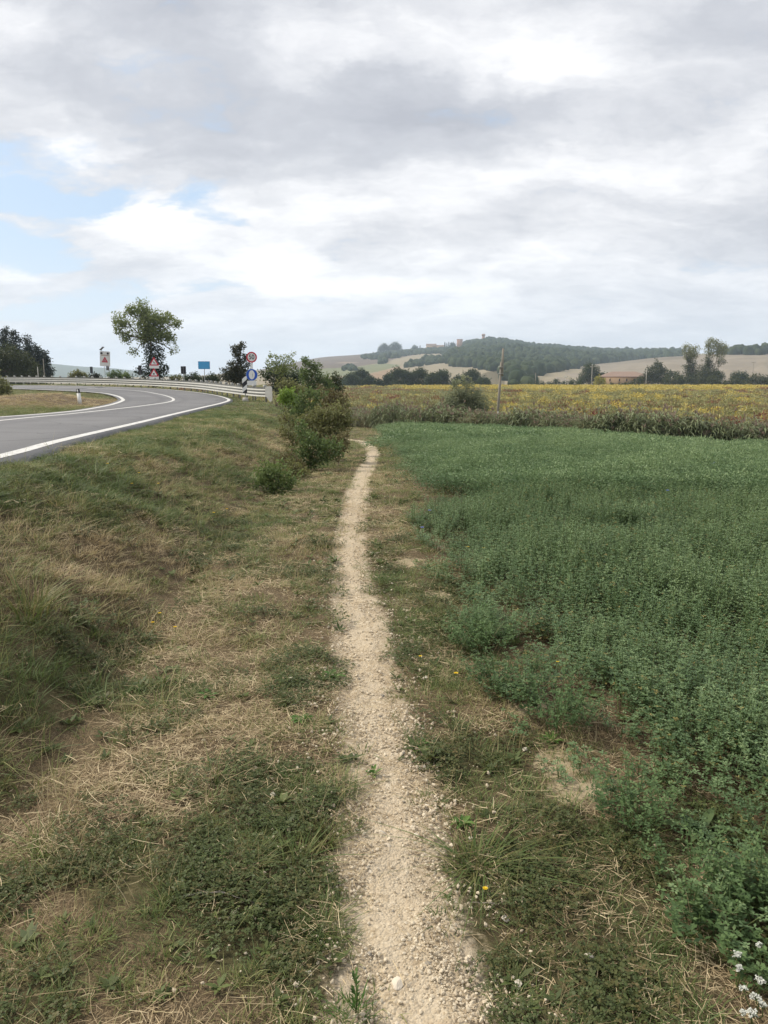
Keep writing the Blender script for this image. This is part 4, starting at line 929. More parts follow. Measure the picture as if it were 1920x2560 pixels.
def plant(name, u, D, vbase, blobs_px, mat, leaf_px, label, cat_, group=None, per=1.6, trunk_px=4, fork_v=None, seed=0, dens=1, wl=.6, depth=1.0, more=None, sub=14, spread=.34, zbase=None, partname='crown'):
    """a tree or shrub rooted at photo column u, D metres ahead; its lobes are read off the photo and given depth"""
    rg = np.random.default_rng(900 + seed); m = D / F
    b = at(u, vbase, D)
    if zbase is None: b[2] = min(float(height(np.array([b[0]]), np.array([b[1]]))[0]), b[2])
    else: b[2] = zbase
    root = empty(name, tuple(b)); tag(root, label, cat_, group)
    bl = []
    for q in blobs_px:
        uu, vv, r = q[:3]; dn = q[3] if len(q) > 3 else 1.0; asp = q[4] if len(q) > 4 else 1.0
        off = rg.uniform(-.5, .5) * r * m * depth; c = at(uu, vv, D + off) - b
        bl.append((c, (r * m, r * m * depth, r * m * asp), dn * dens))
    top = max(c[2] for c, r, d in bl)
    fork = np.array([0, 0, top * .35]) if fork_v is None else np.array([0, 0, at(u, fork_v, D)[2] - b[2]])
    mb = MB(); limbs(mb, (0, 0, -.15), fork, bl, trunk_px * m / 2, rg); mb.build('trunk', BARK, root, True)
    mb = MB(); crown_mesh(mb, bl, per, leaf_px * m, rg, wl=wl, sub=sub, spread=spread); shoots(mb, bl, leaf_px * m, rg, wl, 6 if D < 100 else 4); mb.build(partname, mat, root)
    for nm, mt, bp, lp, pr in (more or []):
        b2 = []
        for q in bp:
            uu, vv, r = q[:3]; off = rg.uniform(-.5, .5) * r * m; b2.append((at(uu, vv, D + off) - b, (r * m, r * m, r * m * (q[4] if len(q) > 4 else 1)), q[3] if len(q) > 3 else 1.0))
        mb = MB(); limbs(mb, fork * .9, fork, b2, trunk_px * m * .3, rg); mb.build('branches', BARK, root, True) if 'ivy' not in nm else None
        mb = MB(); crown_mesh(mb, b2, pr, lp * m, rg); mb.build(nm, mt, root)
    return root

# robinia with ivy by the bend
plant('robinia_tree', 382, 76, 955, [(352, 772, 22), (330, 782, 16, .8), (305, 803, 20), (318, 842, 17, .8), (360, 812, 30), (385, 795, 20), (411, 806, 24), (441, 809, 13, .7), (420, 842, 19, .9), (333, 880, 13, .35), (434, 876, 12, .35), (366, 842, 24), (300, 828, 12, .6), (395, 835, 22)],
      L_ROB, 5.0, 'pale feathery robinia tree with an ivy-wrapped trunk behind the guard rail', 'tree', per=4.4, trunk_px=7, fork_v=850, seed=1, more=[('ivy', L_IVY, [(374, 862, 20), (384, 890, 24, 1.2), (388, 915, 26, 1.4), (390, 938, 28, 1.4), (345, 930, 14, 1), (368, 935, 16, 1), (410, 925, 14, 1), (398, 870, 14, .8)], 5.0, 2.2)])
# dark conifers and the broad tree on the left
for q, (u, vt, hw, lb) in enumerate([(-40, 850, 30, 'dark conifer cut by the picture edge behind the broad green tree'), (14, 826, 34, 'tallest dark conifer of the clump at the far bend'), (38, 832, 30, 'dark spiky conifer just beside the tallest one of the clump'),
                                     (70, 846, 28, 'dark conifer in the middle of the sloping clump'), (92, 868, 22, 'shorter dark conifer near the low end of the clump'), (112, 880, 21, 'lowest dark conifer at the open end of the clump')]):
    bl = []; n = 7; vb = 958
    for k in range(n):
        f = k / (n - 1); bl.append((u + random.uniform(-3, 3), vt + 4 + (vb - 14 - vt) * f, 4 + hw * (.18 + .62 * f ** .7), 1.25, 1.0))
    plant('conifer', u, 112 + 3 * q, vb, bl, L_CON, 5.0, lb, 'conifer', 'dark conifers at the far bend', per=4.2, trunk_px=6, fork_v=900, seed=10 + q, wl=.45)
plant('broad_tree', 22, 99, 958, [(-20, 890, 32), (22, 888, 26), (50, 905, 26), (0, 925, 30), (40, 932, 28), (78, 918, 20), (92, 938, 18), (66, 942, 20), (-40, 930, 30)], L_OAK, 4.6, 'rounded mid-green tree in front of the dark conifers', 'tree', per=3.4, trunk_px=7, fork_v=930, seed=20, dens=1.2)
# scrub beyond the guard rail
for q, (u, bl, mt, lb) in enumerate([
    (196, [(190, 936, 12), (205, 938, 11), (180, 942, 8), (214, 944, 8)], L_SHRUB, 'spiky yellow-green bush beyond the rail beside the first marker panel'),
    (240, [(234, 943, 11), (246, 945, 9)], L_DARK, 'low grey-green bush beyond the rail left of the flashing sign'),
    (288, [(280, 940, 11), (294, 938, 11), (303, 943, 9)], L_SHRUBG, 'dark green bush beyond the rail right of the flashing sign'),
    (315, [(314, 941, 9), (322, 944, 8)], L_SHRUBG, 'small bush beyond the rail between the flashing sign and the robinia'),
    (440, [(432, 950, 9), (446, 948, 10)], L_SHRUB, 'low brownish bush between the robinia and the marker panel'),
    (476, [(468, 948, 12), (486, 944, 12), (498, 951, 9)], L_HEDGE, 'dark green bush beyond the rail left of the blue sign'),
    (520, [(512, 950, 10), (528, 946, 12), (543, 950, 11)], L_HEDGE, 'dark green bush beyond the rail right of the blue sign')]):
    plant('roadside_bush', u, 84 - q * 2.2, 962, [(a, b, c, 1.2) for a, b, c in bl], mt, 3.6, lb, 'bush', 'scrub beyond the guard rail', per=4.0, trunk_px=2, seed=30 + q)
plant('roadside_tree', 598, 58, 985, [(585, 874, 10, .9), (603, 868, 10, 1), (594, 886, 13), (600, 904, 11, .7), (584, 925, 20, 1.3), (608, 925, 16, 1.2), (568, 940, 18, 1.3), (595, 948, 24, 1.5), (612, 893, 7, .6), (620, 910, 7, .5), (622, 945, 16, 1.2)], L_DARK, 4.6, 'dark reddish scrubby tree rising behind the speed limit sign', 'tree', per=3.6, trunk_px=5, fork_v=905, seed=50, more=[('dead_foliage', L_RED, [(588, 870, 9, .8), (604, 864, 8, .8)], 4, 1.2)])
# trees and scrub down the bank right of the rail end
for q, (nm, u, D, vb, bl, mt, lp, lb) in enumerate([
    ('sapling', 700, 46, 1010, [(690, 905, 16, .5), (715, 900, 15, .45), (676, 915, 14, .5), (735, 915, 14, .5), (705, 925, 22, .8), (725, 890, 9, .3), (690, 890, 8, .3)], L_ROB, 5, 'feathery grey-green sapling right of the speed limit sign'),
    ('bank_bush', 690, 50, 1010, [(668, 938, 18, 1.1), (695, 935, 22, 1.2), (725, 942, 24, 1.2), (692, 962, 22, 1.2), (712, 968, 26, 1.3), (742, 965, 22, 1.2), (755, 940, 18, 1)], L_HEDGE, 5, 'dark green bush behind the end of the guard rail'),
    ('bank_tree', 775, 40, 1040, [(762, 903, 9, .7), (775, 912, 13), (790, 922, 14), (768, 935, 18, 1.2), (795, 948, 18, 1.2), (812, 955, 16, 1.1), (775, 965, 24, 1.3), (820, 975, 18, 1.1), (760, 905, 6, .6)], L_SHRUBG, 5, 'leaning dark green tree beside the path with one high shoot'),
    ('bank_bush', 840, 48, 1030, [(825, 950, 12, 1.1), (842, 945, 12, 1.1), (835, 965, 16, 1.2), (850, 970, 12, 1.1)], L_OAK, 4.5, 'rounded olive bush standing left of the distant hedge trees'),
    ('bank_bush', 722, 31, 1045, [(706, 962, 16, .8), (722, 965, 18, .8), (738, 985, 18, .9), (712, 990, 18, 1), (728, 1005, 20, 1), (750, 975, 18, .8)], L_SHRUB, 6, 'brownish bush with pale seed heads behind the rail end plate'),
    ('elder_bush', 712, 26, 1065, [(710, 988, 13, 1.1), (726, 984, 10, 1), (718, 1000, 14, 1.0), (738, 1000, 12, .9), (705, 1003, 9, .9)], L_LIME, 7, 'bright lime green bush below the end of the guard rail'),
    ('bank_bush', 775, 24, 1085, [(750, 1000, 16, .9), (772, 985, 15, .8), (795, 990, 16, .8), (765, 1020, 20, 1.1), (795, 1020, 22, 1.1), (740, 1030, 14, .9), (815, 995, 15, .8)], L_SHRUBG, 6.5, 'mid-green bush with upright shoots on the bank'),
    ('bank_bush', 825, 21, 1110, [(808, 975, 10, .5), (838, 990, 16, .8), (855, 1000, 13, .7), (825, 1012, 20, 1), (848, 1025, 18, 1), (800, 1040, 20, 1.1)], L_RED, 6.5, 'bush with rusty seed heads overhanging the path bend'),
    ('path_shrub', 815, 18, 1140, [(780, 1050, 28, 1.1), (815, 1042, 30, 1.2), (850, 1035, 24, 1.1), (852, 1070, 26, 1.2), (810, 1080, 32, 1.2), (775, 1088, 28, 1), (845, 1100, 24, 1.1), (862, 1058, 16, 1), (820, 1115, 24, 1), (750, 1055, 18, .6)], L_SHRUB, 7.5, 'large olive-brown shrub at the inside of the path bend'),
    ('path_shrub', 775, 15.5, 1180, [(752, 1080, 20, .8), (772, 1105, 26, 1.1), (805, 1118, 26, 1.1), (760, 1132, 26, 1.1), (800, 1145, 24, 1), (742, 1150, 24, 1), (745, 1055, 9, .4), (838, 1125, 22, .9), (770, 1160, 24, 1), (725, 1165, 18, .8)], L_SHRUBG, 8, 'dark leafy shrub with pale seed heads at the foot of the bank'),
    ('path_shrub', 845, 16.5, 1165, [(840, 1100, 18, .8), (855, 1115, 18, .9), (835, 1135, 18, .9), (862, 1090, 12, .7)], L_RED, 7.5, 'low rusty shrub nearest the path bend'),
    ('path_shrub', 685, 11.8, 1250, [(665, 1180, 26, 1.1), (698, 1185, 26, 1.1), (680, 1208, 28, 1.1), (715, 1212, 22, 1), (650, 1208, 20, .9), (690, 1228, 22, .9), (735, 1200, 14, .6)], L_SHRUBG, 9, 'small round dark green bush nearest the camera on the bank'),
    ('path_shrub', 740, 13.6, 1205, [(735, 1165, 16, .7), (755, 1180, 16, .7), (725, 1185, 18, .8)], L_SHRUB, 8, 'thin olive shrub between the round bush and the dark leafy shrub'),
    ('path_shrub', 735, 19.5, 1150, [(712, 1040, 16, .6), (732, 1060, 20, .7), (715, 1085, 18, .6), (745, 1095, 20, .8), (728, 1120, 20, .7)], L_SHRUB, 7.5, 'pale olive shrub spreading up the bank behind the dark leafy shrub'),
    ('path_shrub', 722, 14.2, 1215, [(705, 1150, 18, .7), (728, 1140, 18, .8), (748, 1170, 20, .8), (722, 1180, 20, .8), (760, 1195, 16, .7)], L_RED, 8, 'brownish tangled shrub joining the round bush to the hedge'),
    ('bank_bush', 735, 28, 1075, [(716, 1020, 16, .7), (740, 1015, 18, .8), (760, 1035, 18, .8), (728, 1040, 18, .8)], L_SHRUBG, 7, 'green bush below the lime green bush'),
    ('bank_bush', 830, 30, 1080, [(812, 1000, 16, .8), (836, 1005, 18, .9), (856, 1015, 16, .8), (840, 1035, 20, .9), (866, 1035, 12, .7)], L_SHRUB, 6.5, 'pale seedy bush behind the path bend'),
    ('bank_shrub', 480, 13.0, 1190, [(455, 1160, 20, .8), (485, 1165, 24, .9), (430, 1165, 16, .7)], L_SHRUBG, 6, 'low green patch of shoots on the grassy bank below the road'),
    ]):
    plant(nm, u, D, vb, bl, mt, lp, lb, 'tree' if 'tree' in nm or nm == 'sapling' else 'bush', 'scrub on the bank beside the path', per=3.0, trunk_px=2.5 if D > 20 else 3, seed=60 + q)
plant('verge_bush', 4, 44, 1000, [(-14, 962, 22, 1), (6, 966, 18, 1), (18, 978, 14, .9), (-10, 985, 20, 1)], L_SHRUB, 6, 'tall grassy bush at the picture edge on the inner verge of the bend', 'bush', per=3.0, trunk_px=2, seed=79)
plant('willow_bush', 1152, 50, 1062, [(1150, 985, 22, .8), (1128, 1000, 26), (1172, 988, 24), (1196, 1005, 24), (1115, 1025, 26, 1.1), (1150, 1018, 32, 1.2), (1190, 1030, 28, 1.1), (1138, 958, 13, .5), (1170, 962, 14, .5), (1158, 948, 10, .4), (1194, 975, 13, .5), (1208, 1025, 16, .8), (1100, 1040, 20, .8)], L_WIL, 4.4, 'silvery grey-green willow bush left of the leaning wooden pole', 'bush', per=4.2, trunk_px=2, seed=80)
# hedgerow below the hill
HT = [(858, 944, 18), (880, 931, 20), (902, 922, 20), (924, 940, 16), (946, 950, 14), (976, 930, 18), (998, 917, 21), (1022, 926, 17), (1048, 919, 20), (1080, 931, 18), (1106, 923, 20), (1146, 938, 17), (1178, 923, 20), (1208, 941, 17)]
ORD = ['first', 'second', 'third', 'fourth', 'fifth', 'sixth', 'seventh', 'eighth', 'ninth', 'tenth', 'eleventh', 'twelfth', 'thirteenth', 'fourteenth']
for q, (u, vt, hw) in enumerate(HT):
    bl = [(u + random.uniform(-5, 5), vt + hw * .6, hw * .6), (u - hw * .5, vt + hw * .95, hw * .6), (u + hw * .5, vt + hw * .95, hw * .6), (u, 960, hw * .85), (u - hw * .6, 966, hw * .65), (u + hw * .6, 966, hw * .65)]
    plant('hedge_tree', u, 300 + random.uniform(-8, 12), 978, [(a, b, c, 1.5) for a, b, c in bl], L_HEDGE, 3.0, 'dark hedgerow tree below the castle hill, %s from the bank bushes' % ORD[q], 'tree', 'hedgerow trees below the hill', per=4.0, trunk_px=3, seed=100 + q)
FT = [('farm_tree', 1472, 345, 972, [(1477, 915, 10), (1470, 925, 14), (1485, 930, 14), (1462, 942, 14), (1480, 948, 18), (1498, 942, 9), (1508, 938, 7), (1450, 955, 12)], L_HEDGE, 'dark tall tree left of the farmhouse'),
      ('yellow_bush', 1499, 318, 975, [(1496, 948, 8), (1506, 953, 8), (1492, 958, 8), (1503, 962, 9)], L_YEL, 'bright yellow bush in front of the farmhouse corner'),
      ('farm_tree', 1645, 322, 975, [(1645, 915, 12), (1630, 930, 15), (1655, 930, 14), (1615, 945, 14), (1640, 948, 20), (1660, 950, 14), (1598, 955, 12), (1580, 961, 9)], L_OAK, 'rounded green tree hiding the end of the farmhouse'),
      ('round_bush', 1688, 310, 975, [(1672, 952, 13), (1690, 950, 14), (1705, 954, 12)], L_OAK, 'wide rounded bush left of the tall poplars'),
      ('hedge_bush', 1680, 352, 972, [(1672, 936, 10), (1688, 938, 10), (1700, 946, 9)], L_HEDGE, 'dark bush on the hedge line between farm tree and poplars'),
      ('poplar_tree', 1728, 330, 975, [(1722, 898, 9, .6), (1733, 912, 11, .8), (1718, 922, 13, .9), (1732, 935, 16), (1720, 948, 18), (1738, 955, 20)], L_OAK, 'slimmer poplar with a bare yellowish top'),
      ('poplar_tree', 1770, 325, 975, [(1768, 900, 10, .7), (1776, 915, 14, .9), (1758, 925, 15, .9), (1772, 938, 18), (1786, 945, 16), (1752, 950, 20), (1775, 960, 20), (1800, 908, 8, .5), (1812, 902, 7, .4), (1790, 928, 8, .5)], L_OAK, 'tallest poplar with pale leaning crown near the picture edge'),
      ('hedge_bush', 1790, 312, 975, [(1780, 955, 14), (1798, 958, 12), (1812, 962, 9)], L_OAK, 'olive bush at the foot of the tallest poplar'),
      ('round_tree', 1855, 345, 972, [(1838, 942, 12), (1855, 938, 13), (1845, 952, 14), (1862, 948, 12)], L_HEDGE, 'round dark tree right of the tall poplars'),
      ('round_tree', 1798, 360, 972, [(1790, 938, 12), (1800, 942, 11)], L_HEDGE, 'small grey-green tree just behind the tallest poplar'),
      ('hedge_bush', 1840, 312, 975, [(1825, 957, 11), (1842, 955, 12), (1852, 962, 10)], L_OAK, 'low olive bush below the round dark tree'),
      ('hedge_bush', 1895, 315, 975, [(1872, 958, 14), (1890, 950, 15), (1908, 952, 14), (1925, 955, 16)], L_OAK, 'wide dark bush at the picture edge below the field hill'),
      ('hedge_bush', 1400, 335, 972, [(1375, 962, 9), (1390, 960, 10), (1408, 962, 10)], L_HEDGE, 'low dark bush between two far poles left of the farm tree'),
      ('hedge_bush', 1440, 325, 974, [(1430, 958, 10), (1446, 962, 9)], L_HEDGE, 'low dark bush at the foot of the dark tall farm tree'),
      ('hedge_bush', 1340, 330, 974, [(1325, 963, 8), (1345, 961, 9), (1358, 964, 8)], L_HEDGE, 'low hedge bush right of the leaning wooden pole'),
      ('hedge_bush', 1290, 332, 975, [(1275, 965, 8), (1295, 963, 9), (1310, 966, 7)], L_HEDGE, 'lowest hedge bush beside the leaning wooden pole'),
      ('hedge_bush', 1550, 318, 975, [(1530, 965, 8), (1550, 966, 8), (1565, 964, 8)], L_OAK, 'low bush in front of the farmhouse wall')]
for q, (nm, u, D, vb, bl, mt, lb) in enumerate(FT):
    mr = None
    if 'slimmer' in lb: mr = [('pale_foliage', L_POP, [(1716, 868, 11, .7), (1728, 875, 11, .7), (1742, 872, 10, .6), (1710, 880, 9, .6), (1722, 886, 14, 1.0), (1736, 884, 12, .9), (1728, 895, 12, .8)], 3.0, 2.8)]
    if 'tallest poplar with' in lb: mr = [('pale_foliage', L_POP, [(1780, 853, 11, .7), (1772, 865, 9, .8), (1795, 858, 10, .7), (1790, 870, 13, .5), (1806, 865, 9, .5), (1812, 878, 7, .5), (1800, 890, 12, .8), (1785, 868, 20, .5), (1800, 876, 17, .5), (1775, 880, 15, .6), (1815, 870, 10, .4), (1770, 860, 10, .4)], 3.0, 2.6)]
    plant(nm, u, D, vb, [tuple(list(b) + [1.3])[:4] if len(b) == 3 else b for b in bl], mt, 2.9, lb, 'tree' if 'tree' in nm else 'bush', 'trees on the farm hedge line', per=3.2, trunk_px=3, seed=130 + q, more=mr)
# skyline trees on the castle hill
def ridge_pt(u, dv=0, R=1690):
    sv = np.interp(u, [s[0] for s in SKY_A], [s[1] for s in SKY_A]); th = math.atan((u - CX) / F); d = ray(u, sv); p = d / np.hypot(d[0], d[1]) * R; p[2] += EYE; return p
_cyp = MB(); _rg = np.random.default_rng(77); _n = 500; _z = _rg.random(_n); _r = .13 * np.sin(np.clip(_z, .02, 1) * np.pi) ** .6 * (1.15 - .6 * _z) ; _a = _rg.uniform(0, 6.28, _n)
_cyp.leaves(np.stack([_r * np.cos(_a), _r * np.sin(_a), _z], -1), unit(rdir(_n, _rg) * .5 + np.array([0, 0, 1.])), rdir(_n, _rg), .09, .05, _rg.uniform(0, 1, _n)); CYPM = _cyp.mesh('cypress', L_CON)
_tr = MB(); _tr.tube([(0, 0, -.2), (0, 0, .5)], [.02, .015], 6); TRM = _tr.mesh('trunk', BARK)
for q, u in enumerate([945, 952, 960, 967, 973, 981, 988, 1112, 1117, 1122, 1128, 1050, 1375, 1712, 1722, 1855, 1862]):
    p = ridge_pt(u) if u < 1700 else at(u, 884, 880); hgt = (random.uniform(9, 15) if u < 1000 else random.uniform(10, 13)) * (1 if u < 1700 else .75)
    if u == 1375: hgt = 12
    e = empty('cypress_tree', tuple(p)); e.scale = (hgt, hgt, hgt)
    tag(e, 'thin dark cypress, %s from the downhill end of the hilltop row' % ORD[q] if u < 1000 else ('thin cypress between hilltop houses and square keep, %s from the houses' % ORD[q - 7] if u < 1130 and u > 1100 else {1050: 'thin cypress on the ridge left of the hilltop houses', 1375: 'lone thin cypress above the wooded ridge', 1712: 'left cypress of a pair behind the slimmer poplar', 1722: 'right cypress of a pair behind the slimmer poplar', 1855: 'left cypress of a pair on the field hill ridge', 1862: 'right cypress of a pair on the field hill ridge'}[u]), 'cypress', 'cypresses in the hilltop row' if u < 1000 else ('cypresses beside the keep' if 1100 < u < 1130 else 'cypresses along the ridge'))
    link('crown', CYPM, e); link('trunk', TRM, e)
for u, w, h, lb in [(957, 26, 22, 'broad grey-green tree at the left end of the hilltop row'), (988, 30, 24, 'large round dark tree on the hilltop ridge'), (1037, 14, 13, 'smaller round tree on the ridge left of the hilltop houses'), (1132, 14, 9, 'small round tree just left of the square keep')]:
    u2 = u + (0 if u != 957 else 0); bl = []
    p = ridge_pt({957: 960, 988: 988}.get(u, u)); vb = proj(p[0], p[1], p[2])[1]
    if u == 957: u2 = 960
    plant('hilltop_tree', u2, float(p[1]), vb + 2, [(u2 - w * .25, vb - h * .45, w * .32, 2), (u2 + w * .25, vb - h * .45, w * .32, 2), (u2, vb - h * .62, w * .36, 2)], L_HEDGE, 1.8, lb, 'tree', per=2.5, trunk_px=2, seed=int(u), zbase=float(p[2]))

# ------------------------------------------------------------------ buildings
WALLB = flat_mat('brick_wall', (.40, .22, .14), .9, .1, var=.18, scale=1.5); WALLS = flat_mat('stone_wall', (.42, .30, .19), .9, .1, var=.2, scale=.9)
ROOFT = flat_mat('terracotta_roof', (.27, .195, .155), .9, .1, var=.25, scale=1.2); DARKW = flat_mat('dark_window', (.03, .02, .02), .4, .4)
def farmhouse():
    D = 336; m = D / F; c = at(1566, 962, D); root = empty('farmhouse', (c[0], c[1] + 5, -2.4), math.radians(-6)); tag(root, 'ochre farmhouse with a hipped terracotta roof among far trees', 'farmhouse')
    w, d, h, e = 118 * m, 11.0, 0, 0
    eave = at(1566, 941.5, D)[2] + 2.4; rid = at(1566, 928.5, D)[2] + 2.4
    MB().box((0, 0, eave / 2), (w, d, eave)).build('wall', WALLS, root)
    o2 = .7; V = [(-w / 2 - o2, -d / 2 - o2, eave), (w / 2 + o2, -d / 2 - o2, eave), (w / 2 + o2, d / 2 + o2, eave), (-w / 2 - o2, d / 2 + o2, eave), (-w / 2 + 5.5, 0, rid), (w / 2 - 5.5, 0, rid)]
    V2 = [(x, y, z - .22) for x, y, z in V[:4]]
    rf = link('roof', poly_mesh('roof', V + V2, [(0, 1, 5, 4), (1, 2, 5), (2, 3, 4, 5), (3, 0, 4), (6, 9, 8, 7), (0, 6, 7, 1), (1, 7, 8, 2), (2, 8, 9, 3), (3, 9, 6, 0)], ROOFT), root)
    MB().box((0, 0, eave - .32), (w + .5, d + .5, .2)).build('eaves', WALLB, root)
    for uu in (1512, 1528.5, 1551, 1568.5, 1586):
        x = (uu - 1566) * m; zc = at(1566, 950, D)[2] + 2.4; hw, hh = 1.5 * m, 3.2 * m
        pts = [(-hw, -hh), (hw, -hh), (hw, hh * .6)] + [(hw * math.cos(t), hh * .6 + hw * math.sin(t)) for t in np.linspace(.3, math.pi - .3, 5)] + [(-hw, hh * .6)]
        Vp, Fp = prism(pts, .12); wn = link('window', poly_mesh('window', Vp, Fp, DARKW), root); wn.location = (x, -d / 2 - .03, zc)
        sl_ = MB().box((0, -.08, -hh - .12), (hw * 2.6, .22, .18)).build('sill', WALLS, wn)
farmhouse()
def castle():
    R = 1690; m = R / F
    p = at(1149, 867, R); k = empty('castle_keep', tuple(p)); tag(k, 'square brick keep at the edge of the hilltop wood', 'castle'); w = 13 * m; h = 17 * m
    MB().box((0, 0, h / 2 - 3), (w, w, h + 6)).build('wall', WALLB, k); MB().box((0, 0, h + .45), (w + 1.2, w + 1.2, .9)).build('parapet', WALLB, k)
    for x, z in ((-2.5, h * .35), (2.5, h * .35), (-2.5, h * .65), (2.5, h * .65)): MB().box((x, -w / 2 - .03, z), (.9, .12, 1.6)).build('window', DARKW, k)
    p = at(1208.5, 848, R); t = empty('castle_tower', tuple(p)); tag(t, 'slim brick watchtower rising above the hilltop wood', 'tower'); w = 6 * m; h = 11.5 * m
    MB().box((0, 0, h * .35 - 6), (w, w, h * .7 + 12)).build('shaft', WALLB, t); MB().box((0, 0, h * .85), (w * 1.3, w * 1.3, h * .3)).build('battlement', WALLB, t)
    for x in (-1, 0, 1): MB().box((x * w * .45, -w * .55, h + .55), (w * .25, w * .2, 1.1)).build('merlon', WALLB, t)
    for (u0, u1, v0, v1, lb) in ((1066, 1090, 860, 872, 'long ochre house with a tiled roof on the hilltop, further from the keep'), (1088, 1112, 863, 872, 'ochre house with a tiled roof on the hilltop, nearer the keep')):
        c = at((u0 + u1) / 2, v1, R); w = (u1 - u0) * m; h = (v1 - v0) * m; e = empty('hill_house', tuple(c)); tag(e, lb, 'house', 'houses on the castle hill')
        MB().box((0, 0, h * .3 - 2), (w, 9, h * .6 + 4)).build('wall', WALLS, e); z0 = h * .6
        link('roof', poly_mesh('roof', [(-w / 2 - .5, -5, z0), (w / 2 + .5, -5, z0), (w / 2 + .5, 5, z0), (-w / 2 - .5, 5, z0), (-w / 2 - .5, 0, h), (w / 2 + .5, 0, h)], [(0, 1, 5, 4), (2, 3, 4, 5), (1, 2, 5), (3, 0, 4), (3, 2, 1, 0)], ROOFT), e)
        for x in np.linspace(-w * .36, w * .36, 4): MB().box((x, -4.53, h * .3), (1.0, .1, 1.5)).build('window', DARKW, e)
castle()

# ------------------------------------------------------------------ guard rail
RAILPX = [(676, 968.5, 43), (640, 967.5, 44.3), (605, 964.5, 46.2), (560, 960, 49.5), (480, 953, 57), (360, 947.5, 64), (240, 944.5, 69.5), (100, 942.5, 75), (0, 942, 79), (-150, 941, 84)]
RAIL = np.array([at(u, v, t) for u, v, t in RAILPX]); RAILc = resamp(cat(RAIL, 10), 400)
def guard_rail():
    s = np.concatenate([[0], np.cumsum(np.linalg.norm(np.diff(RAILc, axis=0), axis=1))]); Ltot = s[-1]
    P = lambda t: np.array([np.interp(t, s, RAILc[:, i]) for i in range(3)])
    root = empty('guard_rail', tuple(P(0) * np.array([1, 1, 0]) + np.array([0, 0, height(np.array([P(0)[0]]), np.array([P(0)[1]]))[0]]))); tag(root, 'galvanised three-wave steel guard rail along the outside of the bend', 'guard rail')
    off = np.array(root.location)
    n = 31; zz = np.linspace(0, -.52, n); dep = .024 * np.cos(zz / .52 * 2 * np.pi * 3) ; prof = [(d - .0, z) for d, z in zip(dep, zz)]
    def side(t):
        T = unit((P(min(t + .2, Ltot)) - P(max(t - .2, 0)))[None])[0]; N = np.array([-T[1], T[0], 0]); return unit(N[None])[0]   # towards the road / camera side
    seg = 4.0; k = int(Ltot // seg)
    for q in range(k):
        ts = np.linspace(q * seg, (q + 1) * seg + .12, 9); V = []
        for t in ts:
            c = P(min(t, Ltot)) - off; N = side(t); V += [c + N * (.06 + dd + (.003 if q % 2 else 0)) + np.array([0, 0, z]) for dd, z in prof]
        V = np.array(V); i = np.arange(8)[:, None] * n; j = np.arange(n - 1)[None]; Q = np.stack([i + j, i + j + 1, i + n + j + 1, i + n + j], -1).reshape(-1, 4)
        MB().quads(V, Q).build('beam', GALV, root, True)
    t = .7
    while t < Ltot - .3:
        c = P(t) - off; N = side(t); x, y = P(t)[:2]; gzv = float(height(np.array([x]), np.array([y]))[0]) - off[2]; R = np.array([[N[1], N[0], 0], [-N[0], N[1], 0], [0, 0, 1]])
        zt = c[2] + .10; zb = min(gzv, c[2] - .75) - .2
        MB().box((c[0] - N[0] * .12, c[1] - N[1] * .12, (zt + zb) / 2), (.10, .06, zt - zb), R).build('post', POSTM, root)
        MB().box((c[0] - N[0] * .03, c[1] - N[1] * .03, c[2] + .05), (.13, .10, .16), R).build('spacer', GALV, root)
        t += 1.33
    # end terminal
    c = P(0) - off; N = side(0); Tn = unit((P(0) - P(.5))[None])[0]; R = np.array([[Tn[0], N[0], 0], [Tn[1], N[1], 0], [0, 0, 1]])
    Vp, Fp = prism([(-.25, .06)] + [(x + .15, z - .28) for x, z in rounded(.62, .86, .12)][::1][:12] + [(-.16, -.70), (-.25, -.50)], .02)
    P2 = [(-.35, .0), (-.12, .06), (.26, .06), (.36, .02), (.40, -.06), (.40, -.62), (.36, -.72), (.27, -.78), (.16, -.78), (-.02, -.70), (-.14, -.56), (-.35, -.52)]
    Vp, Fp = prism(P2, .025); Vp = [tuple(np.array(R) @ np.array(v) + c + N * .13) for v in Vp]; link('end_plate', poly_mesh('end_plate', Vp, Fp, GALV), root)
guard_rail()

# ------------------------------------------------------------------ signs and posts
def text_mesh(s, size, mat, th=.004):
    cu = bpy.data.curves.new('digits', 'FONT'); cu.body = s; cu.size = size; cu.align_x = 'CENTER'; cu.align_y = 'CENTER'; cu.extrude = th; cu.offset = size * .012
    o = bpy.data.objects.new('digits_tmp', cu); COL.objects.link(o); dg = bpy.context.evaluated_depsgraph_get(); me = bpy.data.meshes.new_from_object(o.evaluated_get(dg)); bpy.data.objects.remove(o); me.materials.clear(); me.materials.append(mat); return me
def ground_at(u, D, v=960):
    p = at(u, v, D); return np.array([p[0], p[1], float(height(np.array([p[0]]), np.array([p[1]]))[0])])
def face(root, name, V, Fs, mat, u, v, D, dy=0.0, parent=None):
    p = at(u, v, D) - np.array(root.location); ob = link(name, poly_mesh(name, V, Fs, mat), root if parent is None else parent); ob.location = (p[0], dy, p[2]) if parent is None else (0, dy, 0); return ob
def post(root, u, v0, D, r=.03, dy=.05, mat=POSTM, name='post'):
    zt = at(u, v0, D)[2] - root.location[2]; x = at(u, v0, D)[0] - root.location[0]; return MB().tube([(x, dy, -.3), (x, dy, zt)], r, 8).build(name, mat, root)
